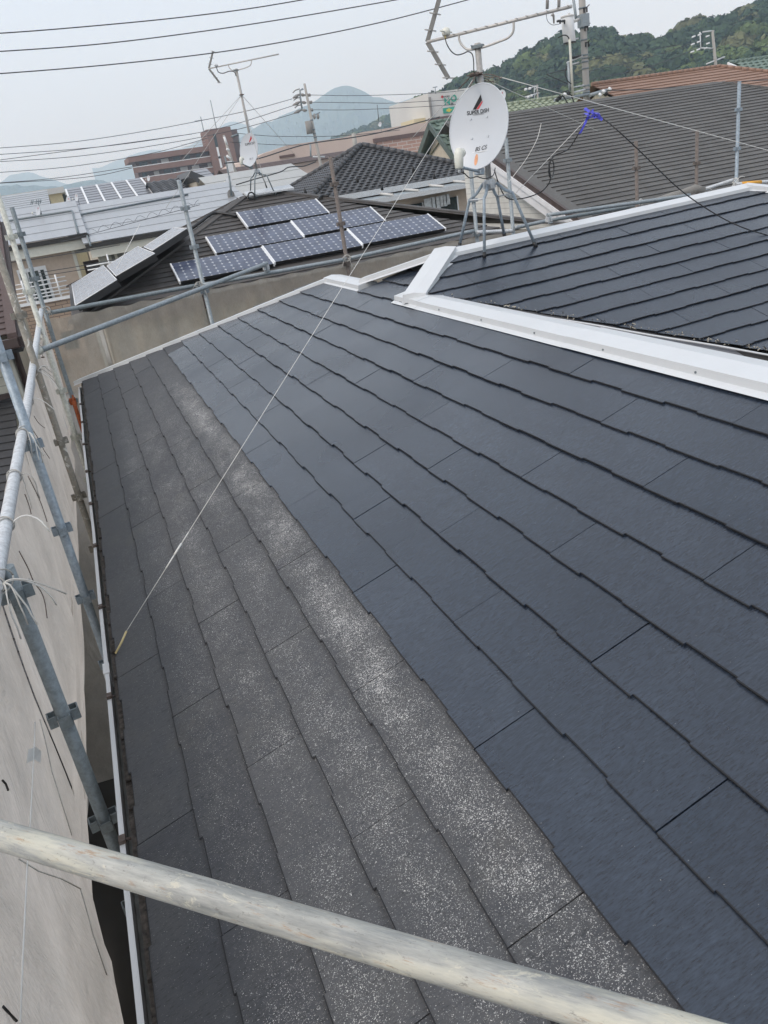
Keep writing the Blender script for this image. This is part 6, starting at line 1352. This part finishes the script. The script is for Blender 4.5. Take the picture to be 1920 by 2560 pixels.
wire([(1417, 165), (1413, 180), (1418, 200), (1428, 210)], YQ-.8, .025, 'black cable curling beside the thick pole bracket', 'black', 'cable', 'cable')
wire([(1366, 30), (1368, 50), (1380, 62), (1398, 60)], YQ-.8, .012, 'thin jumper wire left of the transformer', 'wire', 'cable', 'cable')
mb = MB(); p = X(1384, 40, y=YQ-.8); mb.tube([p+Vector((-.07, 0, .07)), p, p-Vector((0, 0, .28))], [.08, .05, .03], 7); tag(mb.build('insulator', 'concrete', loc=p), 'grey insulator hanging left of the white transformer', 'insulator')
for px, lb in ((1368, 'left of two long grey insulators above the big aerial boom'), (1397, 'right of two long grey insulators above the big aerial boom')):
    mb = MB(); mb.tube([X(px+1, -20, y=YQ), X(px, 22, y=YQ)], .07, 8); tag(mb.build('insulator', 'concrete', loc=X(px, 20, y=YQ)), lb, 'insulator')
YM = 82.0
oM, cM = upole(761, 209, 805, 430, YM, .115, .16, 'concrete utility pole in front of the blue mountain, centre left')
def armM(pts, r, nm, m='concrete'):
    mb = MB(); mb.tube([X(*p, y=YM) for p in pts], r, 6); mb.build(nm, m, oM)
armM([(758, 222), (750, 226), (751, 245), (755, 272)], .09, 'wire_frame', 'galv')
for a, b in (((732, 245), (750, 235)), ((732, 263), (752, 254)), ((735, 283), (754, 274)), ((750, 236), (764, 238)), ((753, 255), (766, 257)), ((755, 275), (768, 276))):
    armM([a, ((a[0]+b[0])/2, (a[1]+b[1])/2+.5), b], [.06, .16, .06], 'insulator')
armM([(732, 232), (738, 226), (749, 222)], .05, 'jumper'); armM([(734, 251), (742, 245), (751, 244)], .05, 'jumper'); armM([(737, 270), (744, 264), (753, 262)], .05, 'jumper')
armM([(768, 238), (776, 237.5)], .14, 'insulator'); armM([(772, 256), (780, 255.5)], .14, 'insulator'); armM([(775, 275), (782, 274.5)], .14, 'insulator')
armM([(776, 292), (800, 281)], .06, 'crossarm', 'galv')
for q in ((786, 292), (795, 292)): armM([(q[0], q[1]-8), q, (q[0], q[1]+6)], [.08, .16, .08], 'insulator')
mb = MB(); c = X(772, 318, y=YM-.3); mb.tube([c+Vector((0, 0, .55)), c-Vector((0, 0, .6))], .32, 12); mb.build('transformer_tank', 'concrete', oM)
armM([(763, 306), (780, 302)], .07, 'crossarm', 'galv'); armM([(776, 361), (777, 392)], .09, 'conduit', 'galv'); armM([(782, 392), (812, 392)], .08, 'crossarm', 'galv_pale')
for z_ in (300, 325, 335, 345): 
    c = cM(X(780, z_, y=YM).z); mb = MB(); mb.tube([c-Vector((0, 0, .06)), c+Vector((0, 0, .06))], .17, 8); mb.build('band', 'galv_dark', oM)
o5, c5 = upole(559, 338, 585, 420, 88.0, .12, .17, 'concrete utility pole overlapping the apartment block stair tower')
for a, b in (((560, 342), (568, 362)), ((566, 372), (573, 376)), ((566, 389), (576, 397))):
    mb = MB(); mb.tube([X(*a, y=87.5), X(*b, y=87.5)], .12, 6); mb.build('insulator', 'white_frame', o5)
mb = MB(); mb.tube([X(578, 342, y=88), X(596, 336, y=88)], .10, 6); mb.tube([X(596, 337, y=88), X(598, 358, y=88)], .05, 5); mb.build('crossarm', 'galv_dark', o5)
o6, c6 = upole(1781, 76, 1789, 160, 62.0, .11, .14, 'far utility pole before the wooded hill, with stacked white insulators')
for a, b in (((1757, 80), (1785, 77)), ((1752, 120), (1785, 121)), ((1766, 160), (1812, 142))):
    mb = MB(); mb.tube([X(*a, y=62), X(*b, y=62)], .06, 5); mb.build('crossarm', 'galv_pale', o6)
for q in ((1730, 93), (1745, 88), (1765, 92), (1728, 112), (1743, 106), (1766, 110), (1727, 131), (1742, 125), (1760, 122)):
    mb = MB(); mb.tube([X(q[0], q[1], y=62), X(q[0]+8, q[1]-3, y=62)], .065, 6); mb.build('insulator', 'white_frame', o6)
mb = MB(); mb.tube([X(1750, 80, y=62), X(1752, 120, y=62)], .05, 5); mb.build('brace', 'white_frame', o6)
o7, c7 = upole(1342, 210, 1345, 252, 95.0, .10, .12, 'thin lattice pole before the wooded hill, right of the lettered dish')
mb = MB()
for a, b in (((1320, 222), (1345, 213)), ((1312, 243), (1348, 232)), ((1336, 212), (1336, 250)), ((1336, 226), (1345, 214)), ((1336, 240), (1345, 228))): mb.tube([X(*a, y=95), X(*b, y=95)], .07, 4)
mb.build('lattice', 'galv_pale', o7)
for q in ((1312, 224), (1322, 222), (1318, 243), (1326, 240)):
    mb = MB(); mb.tube([X(q[0], q[1], y=95), X(q[0]+5, q[1]-1, y=95)], .15, 5); mb.build('insulator', 'white_frame', o7)
o8, c8 = upole(884, 334, 888, 366, 60, .16, .18, 'stub of a mossy concrete pole behind the charcoal tiled apex')
o9 = thing('roof_aerial', 'thin whip aerial on the pale pink hall roof', 'aerial', X(948, 305, y=104)); mb = MB(); mb.tube([X(947, 303, y=104), X(943, 262, y=104)], .06, 5); mb.build('rod', 'galv_dark', o9)
for (px, py, y, lb) in ((1088, 218, 135, 'thin aerial on the sign building roof'), (1920, 115, 60, 'small aerial above the green roof at the right edge')):
    o = thing('roof_aerial', lb, 'aerial', X(px, py+14, y=y)); mb = MB(); mb.tube([X(px+1, py+16, y=y), X(px, py, y=y)], .05*y/100, 5); mb.build('mast', 'galv_dark', o)
    mb = MB(); mb.tube([X(px-6, py+1, y=y), X(px+5, py-1, y=y)], .05*y/100, 5); mb.build('boom', 'galv_dark', o)
G1 = 'power lines across the sky'
wire([(-60, 84), (0, 83), (150, 72), (350, 54), (498, 38), (640, 19), (800, -8)], 14, .0085, 'highest of the three power lines crossing the sky', group=G1)
wire([(-60, 130), (0, 128.5), (240, 111), (480, 82), (720, 46), (960, 5), (1050, -12)], 14, .0085, 'middle of the three power lines crossing the sky', group=G1)
wire([(-60, 186), (0, 184), (260, 163), (521, 134), (740, 99), (960, 54), (1168, 0), (1230, -18)], 14, .0085, 'lowest of the three power lines crossing the sky, touching the rear aerial', group=G1)
G2 = 'thinner wires over the roofs'
W_ = [([(-40, 371), (0, 370), (180, 355), (350, 330), (520, 298), (640, 272), (731, 247)], 'wire from the centre pole to the left, highest'),
      ([(-40, 387), (0, 386), (220, 370), (400, 347), (560, 318), (733, 264)], 'wire from the centre pole to the left, second from the top'),
      ([(0, 400), (120, 384), (300, 360), (480, 335)], 'faint wire branching below the second wire at the left'),
      ([(-40, 405), (0, 404), (200, 390), (420, 358), (600, 322), (735, 284)], 'wire from the centre pole to the left, third from the top'),
      ([(-40, 433), (0, 431), (180, 416), (380, 383), (520, 345)], 'faint wire passing behind the apartment tower'),
      ([(-40, 457), (0, 457), (150, 444), (330, 417)], 'low wire ending at the apartment block'),
      ([(-40, 461), (0, 458), (150, 449), (250, 438), (330, 420)], 'lowest faint wire ending at the apartment block')]
for p, lb in W_: wire(p, YM, .026, lb, group=G2)
for p, lb in (([(777, 237.5), (900, 239), (1080, 233), (1160, 226)], 'upper wire right of the centre pole'), ([(781, 255.5), (900, 257), (1000, 257), (1200, 244)], 'second wire right of the centre pole'), ([(783, 274.5), (900, 274), (1100, 264), (1260, 250)], 'third wire right of the centre pole'),
              ([(590, 333), (700, 341), (860, 339), (1000, 325)], 'wire crossing low over the blue mountain'), ([(575, 355), (690, 362), (760, 362)], 'short low wire left of the centre pole')): wire(p, 84, .026, lb, group=G2)
for p, y, r, lb in (([(1110, 335), (1240, 222), (1300, 214), (1400, 182), (1480, 150), (1700, 112)], 70, .025, 'thin wire sloping up over the wooded hill'),
                    ([(1240, 265), (1330, 250), (1420, 226)], 60, .03, 'dark wire reaching the foot of the thick pole'), ([(1270, 232), (1400, 195), (1480, 176), (1600, 150), (1740, 105)], 70, .03, 'upper dark wire over the wooded hill'),
                    ([(1270, 250), (1400, 215), (1480, 198), (1620, 168), (1740, 122)], 70, .03, 'lower dark wire over the wooded hill'), ([(1366, 186), (1420, 172)], YQ, .02, 'pale brace wire meeting the thick pole from the left'),
                    ([(1366, 186), (1430, 214)], YQ, .02, 'second pale brace wire below the first one at the thick pole'), ([(1518, 226), (1640, 222), (1790, 208), (1990, 195)], 31, .02, 'dark service wire just above the large grey roof')):
    wire(p, y, r, lb, group=G2)
for p, lb in (([(560, 408), (640, 398), (760, 362), (880, 344), (960, 329), (1070, 300), (1100, 292)], 'thick dark service cable sagging in front of the pink hall'), ([(590, 462), (640, 447), (700, 430), (722, 418), (760, 415), (790, 404)], 'dark service cable over the pale sheet roof')):
    wire(p, 44, .03, lb)
# spiral hanger wire over the pale roofs
mb = MB(); pp0 = X(150, 606, y=30); pp1 = X(500, 512, y=30); n = 150
mb.tube([pp0+(pp1-pp0)*k/n for k in range(0, n+1, 10)], .010, 5); sp = tag(mb.build('service_wire', 'wire', loc=pp0), 'service wire with loose spiral loops in front of the pale solar roofs', 'wire')
mb = MB(); mb.tube([pp0+(pp1-pp0)*k/n+Vector((0, 0, .17*abs(math.sin(k*math.pi/13)))) for k in range(30, n+1)], .006, 5)
o = mb.build('spiral_loop', 'wire', None, loc=pp0); o.parent = sp; o.location = (0, 0, 0)
for a, b, lb in (((20, 657), (300, 612), 'upper of three thin wires before the beige house'), ((90, 683), (330, 640), 'middle of three thin wires before the beige house'), ((90, 692), (330, 650), 'lowest of three thin wires before the beige house')):
    wire([a, ((a[0]+b[0])/2, (a[1]+b[1])/2+2), b], 30, .012, lb)
# bird deterrent weights on fine wires before the dark tiled roof
for px, py in ((763, 478), (893, 450), (955, 469), (1033, 423), (1086, 441)):
    c = X(px, py, y=20); mb = MB(); mb.tube([c+Vector((0, 0, .09)), c+Vector((0, 0, .03)), c-Vector((0, 0, .05)), c-Vector((0, 0, .07))], [.008, .03, .045, .03], 7)
    tag(mb.build('wire_weight', 'black', loc=c), 'small black weight clipped on a fine wire before the charcoal tiled roof', 'wire weight', 'black weights on fine wires')
wire([(700, 490), (763, 474), (893, 447), (1033, 420), (1100, 405)], 20, .006, 'fine wire carrying black weights before the dark tiled roof')
wire([(760, 500), (955, 465), (1086, 437), (1120, 430)], 20, .006, 'lower fine wire before the dark tiled roof, near its gutter')
# ================================================================== HILLS AND MOUNTAINS
def interp(pts, x): 
    xs_ = [p[0] for p in pts]; return float(np.interp(x, xs_, [p[1] for p in pts]))
def hill(label_kind, pts, D, x0, x1, foot, name, mat, step, crown_r, n_rows, seed, cols, crowns=True):
    rnd = random.Random(seed); nrm = np.random.RandomState(seed)
    xs_ = np.arange(x0, x1+1, step); G = []; R_ = 26
    for x in xs_:
        rx = ray(x, interp(pts, x)+2); rx = rx/math.hypot(rx[0], rx[1]); top = CAM+rx*D; zt_ = top[2]; hd = Vector((rx[0], rx[1], 0))
        col = []
        for k in range(R_):
            s = k/(R_-1); dist = D*(foot+(1-foot)*s); z = GZ+(zt_-GZ)*(s**0.85); p = Vector((CAM[0], CAM[1], 0))+hd*dist; p.z = z+3*math.sin(s*9+x*.01)*s*(1-s); col.append(p)
        for k in range(1, 4): p = Vector((CAM[0], CAM[1], 0))+hd*(D*(1+.12*k)); p.z = zt_-(zt_-GZ)*.33*k; col.append(p)
        G.append(col)
    mb = MB()
    for i in range(len(G)-1):
        for j in range(len(G[0])-1): mb.face([G[i][j], G[i+1][j], G[i+1][j+1], G[i][j+1]], smooth=True)
    h = struct(mb.build(name, mat)); 
    if not crowns: return h
    V_ = []; F_ = []; C_ = []
    def crown(c, r, col):
        n = int(300+rnd.random()*120); u = nrm.normal(size=(n, 3)); u /= np.linalg.norm(u, axis=1)[:, None]; u[:, 2] = np.abs(u[:, 2])*0.95-0.12*nrm.rand(n)
        lob = nrm.normal(size=(6, 3)); lob[:, 2] = abs(lob[:, 2]); lob /= np.linalg.norm(lob, axis=1)[:, None]
        rad = 0.72+0.36*np.max(np.clip(u@lob.T, 0, 1)**5, axis=1)+nrm.uniform(-.10, .06, n)
        P = np.array(c)+u*rad[:, None]*r*np.array([1, 1, .85])
        nn = u+nrm.normal(size=(n, 3))*.38; nn /= np.linalg.norm(nn, axis=1)[:, None]
        a = np.cross(nn, nrm.normal(size=(n, 3))); a /= np.linalg.norm(a, axis=1)[:, None]; b = np.cross(nn, a)
        s = r*nrm.uniform(.07, .14, n)[:, None]
        q = np.stack([P-a*s-b*s, P+a*s-b*s, P+a*s+b*s, P-a*s+b*s], 1); V_.append(q.reshape(-1, 3))
        cc = np.array(col)[None]*nrm.uniform(.8, 1.2, n)[:, None]; C_.append(np.repeat(cc, 4, 0))
    for j in range(n_rows):
        s = 0.10+0.90*(j/(n_rows-1)) if n_rows > 1 else 1
        x = x0
        while x < x1:
            gi = (x-x0)/step; i = min(len(G)-2, int(gi)); kk = min(R_-2, int(s*(R_-1))); f = gi-i
            p = G[i][kk]*(1-f)+G[i+1][kk]*f; dd = (p-Vector(CAM)).length; r = crown_r*rnd.uniform(.65, 1.35)
            t = rnd.random(); col = cols[0] if t < .68 else (cols[1] if t < .90 else cols[2])
            k2 = rnd.uniform(.8, 1.2); crown((p.x+rnd.uniform(-2, 2), p.y+rnd.uniform(-3, 3), p.z+r*.15-(r*.45 if j == n_rows-1 else 0)), r, tuple(q*k2 for q in col))
            x += F*crown_r*1.45/dd*rnd.uniform(.75, 1.25)
    V_ = np.concatenate(V_); C_ = np.concatenate(C_); n = len(V_)//4
    me = bpy.data.meshes.new('forest'); me.vertices.add(len(V_)); me.vertices.foreach_set('co', V_.astype(np.float32).ravel())
    me.loops.add(n*4); me.loops.foreach_set('vertex_index', np.arange(n*4, dtype=np.int32)); me.polygons.add(n); me.polygons.foreach_set('loop_start', np.arange(0, n*4, 4, dtype=np.int32))
    me.update(); ca = me.color_attributes.new('Col', 'FLOAT_COLOR', 'CORNER'); d = np.ones((n*4, 4), np.float32); d[:, :3] = C_; ca.data.foreach_set('color', d.ravel())
    me.materials.append(M['leaf']); o = bpy.data.objects.new('forest', me); sc.collection.objects.link(o); o['kind'] = 'stuff'; o['label'] = label_kind; o['category'] = 'forest'
    return o
GR = [(0.042, 0.068, 0.036), (0.090, 0.125, 0.045), (0.14, 0.145, 0.07)]
hp = [(1060, 262), (1100, 240), (1139, 217), (1185, 210), (1232, 200), (1270, 172), (1307, 150), (1365, 121), (1420, 102), (1481, 84), (1539, 90), (1568, 103), (1597, 99), (1654, 104), (1712, 78), (1760, 68), (1787, 55), (1828, 55), (1856, 38), (1886, 24), (1920, 10), (2010, -22)]
hill('wooded hill of mixed dark and fresh green trees behind the right hand roofs', hp, 420, 1060, 2010, .55, 'hill', 'hillsoil', 25, 5.6, 15, 3, GR)
hp2 = [(820, 362), (867, 344), (908, 323), (948, 302), (971, 290), (1004, 281), (1034, 258), (1067, 245), (1110, 226), (1150, 215), (1240, 215)]
hill('bluish wooded hillside left of the sign building', hp2, 950, 820, 1240, .6, 'hill', 'hillsoil', 20, 8.0, 12, 5, GR)
def mountain(pts, D, x0, x1, foot=.7, seed=0, step=6):
    rnd = np.random.RandomState(seed); xs_ = np.arange(x0, x1+1, step); mb = MB(); G = []
    jit = np.convolve(rnd.normal(size=len(xs_)+8), np.ones(3)/3, 'same')[:len(xs_)]
    rows = 14; nz_ = rnd.normal(size=(len(xs_)+40, rows))
    for i, x in enumerate(xs_):
        r_ = ray(x, interp(pts, x)+jit[i]*.5); r_ = r_/math.hypot(r_[0], r_[1]); zt_ = CAM[2]+r_[2]*D; hd = Vector((r_[0], r_[1], 0)); col = []
        for k in range(rows):
            s = k/(rows-1); amp = (zt_-GZ)*.10*math.sin(math.pi*s); dist = D*(foot+(1-foot)*s); w_ = (math.sin(i*.35+k*.3)+.6*math.sin(i*.8-k*.5)+.3*nz_[i, k])*amp*.5
            p = Vector((CAM[0], CAM[1], 0))+hd*dist; p.z = GZ+(zt_-GZ)*s**1.1+w_; col.append(p)
        p = Vector((CAM[0], CAM[1], 0))+hd*D*1.25; p.z = GZ; col.append(p); G.append(col)
    for i in range(len(G)-1):
        for j in range(len(G[0])-1): mb.face([G[i][j], G[i+1][j], G[i+1][j+1], G[i][j+1]], smooth=True)
    return struct(mb.build('mountain', 'mountain'))
m1 = [(600, 345), (631, 324), (660, 305), (680, 304), (698, 291), (733, 278), (755, 268), (774, 261), (794, 248), (808, 238), (822, 228), (836, 220), (852, 215), (868, 214), (885, 218), (903, 225), (918, 233), (933, 243), (953, 243), (979, 253), (991, 258), (1010, 268), (1040, 290), (1100, 330)]
mountain(m1, 3000, 560, 1100, seed=1)
m1b = [(940, 268), (980, 262), (1009, 252), (1034, 243), (1072, 238), (1100, 234), (1160, 250), (1250, 290)]
mountain(m1b, 4200, 930, 1250, seed=2)
m2 = [(250, 420), (280, 406), (325, 389), (352, 380), (381, 374), (420, 376), (450, 372), (477, 363), (510, 345), (543, 322), (560, 310), (575, 305), (591, 304), (610, 310), (622, 313), (650, 330), (700, 350)]
mountain(m2, 4700, 230, 720, seed=3)
m3 = [(-60, 480), (0, 458), (24, 438), (50, 433), (72, 430), (88, 433), (101, 440), (133, 449), (164, 459), (200, 470), (260, 480)]
mountain(m3, 4300, -60, 260, seed=4)
m4 = [(-60, 470), (0, 465), (14, 463), (30, 464), (43, 460), (55, 465), (65, 465), (89, 463), (116, 467), (135, 465), (150, 467), (169, 461), (190, 456), (205, 453), (225, 450), (241, 449), (258, 451), (275, 457), (300, 462), (330, 450), (360, 446), (400, 460)]
mountain(m4, 2300, -60, 400, seed=6)
# haze: one box of even air round everything
hz = bpy.data.materials.new('haze_air'); hz.use_nodes = True; hz.node_tree.nodes.clear()
ho = hz.node_tree.nodes.new('ShaderNodeOutputMaterial'); pv = hz.node_tree.nodes.new('ShaderNodeVolumePrincipled')
pv.inputs['Absorption Color'].default_value = (1, 1, 1, 1); pv.inputs['Color'].default_value = (0.66, 0.85, 1.0, 1); pv.inputs['Density'].default_value = HAZE = 0.00042; pv.inputs['Anisotropy'].default_value = 0.0
hz.node_tree.links.new(pv.outputs[0], ho.inputs['Volume'])
me = bpy.data.meshes.new('haze'); b = bmesh.new(); bmesh.ops.create_cube(b, size=1); b.to_mesh(me); b.free(); me.materials.append(hz)
ho_ = bpy.data.objects.new('haze', me); sc.collection.objects.link(ho_); ho_['kind'] = 'stuff'
ho_.scale = (14100, 14100, 560); ho_.location = (0, 0, GZ-1+280)
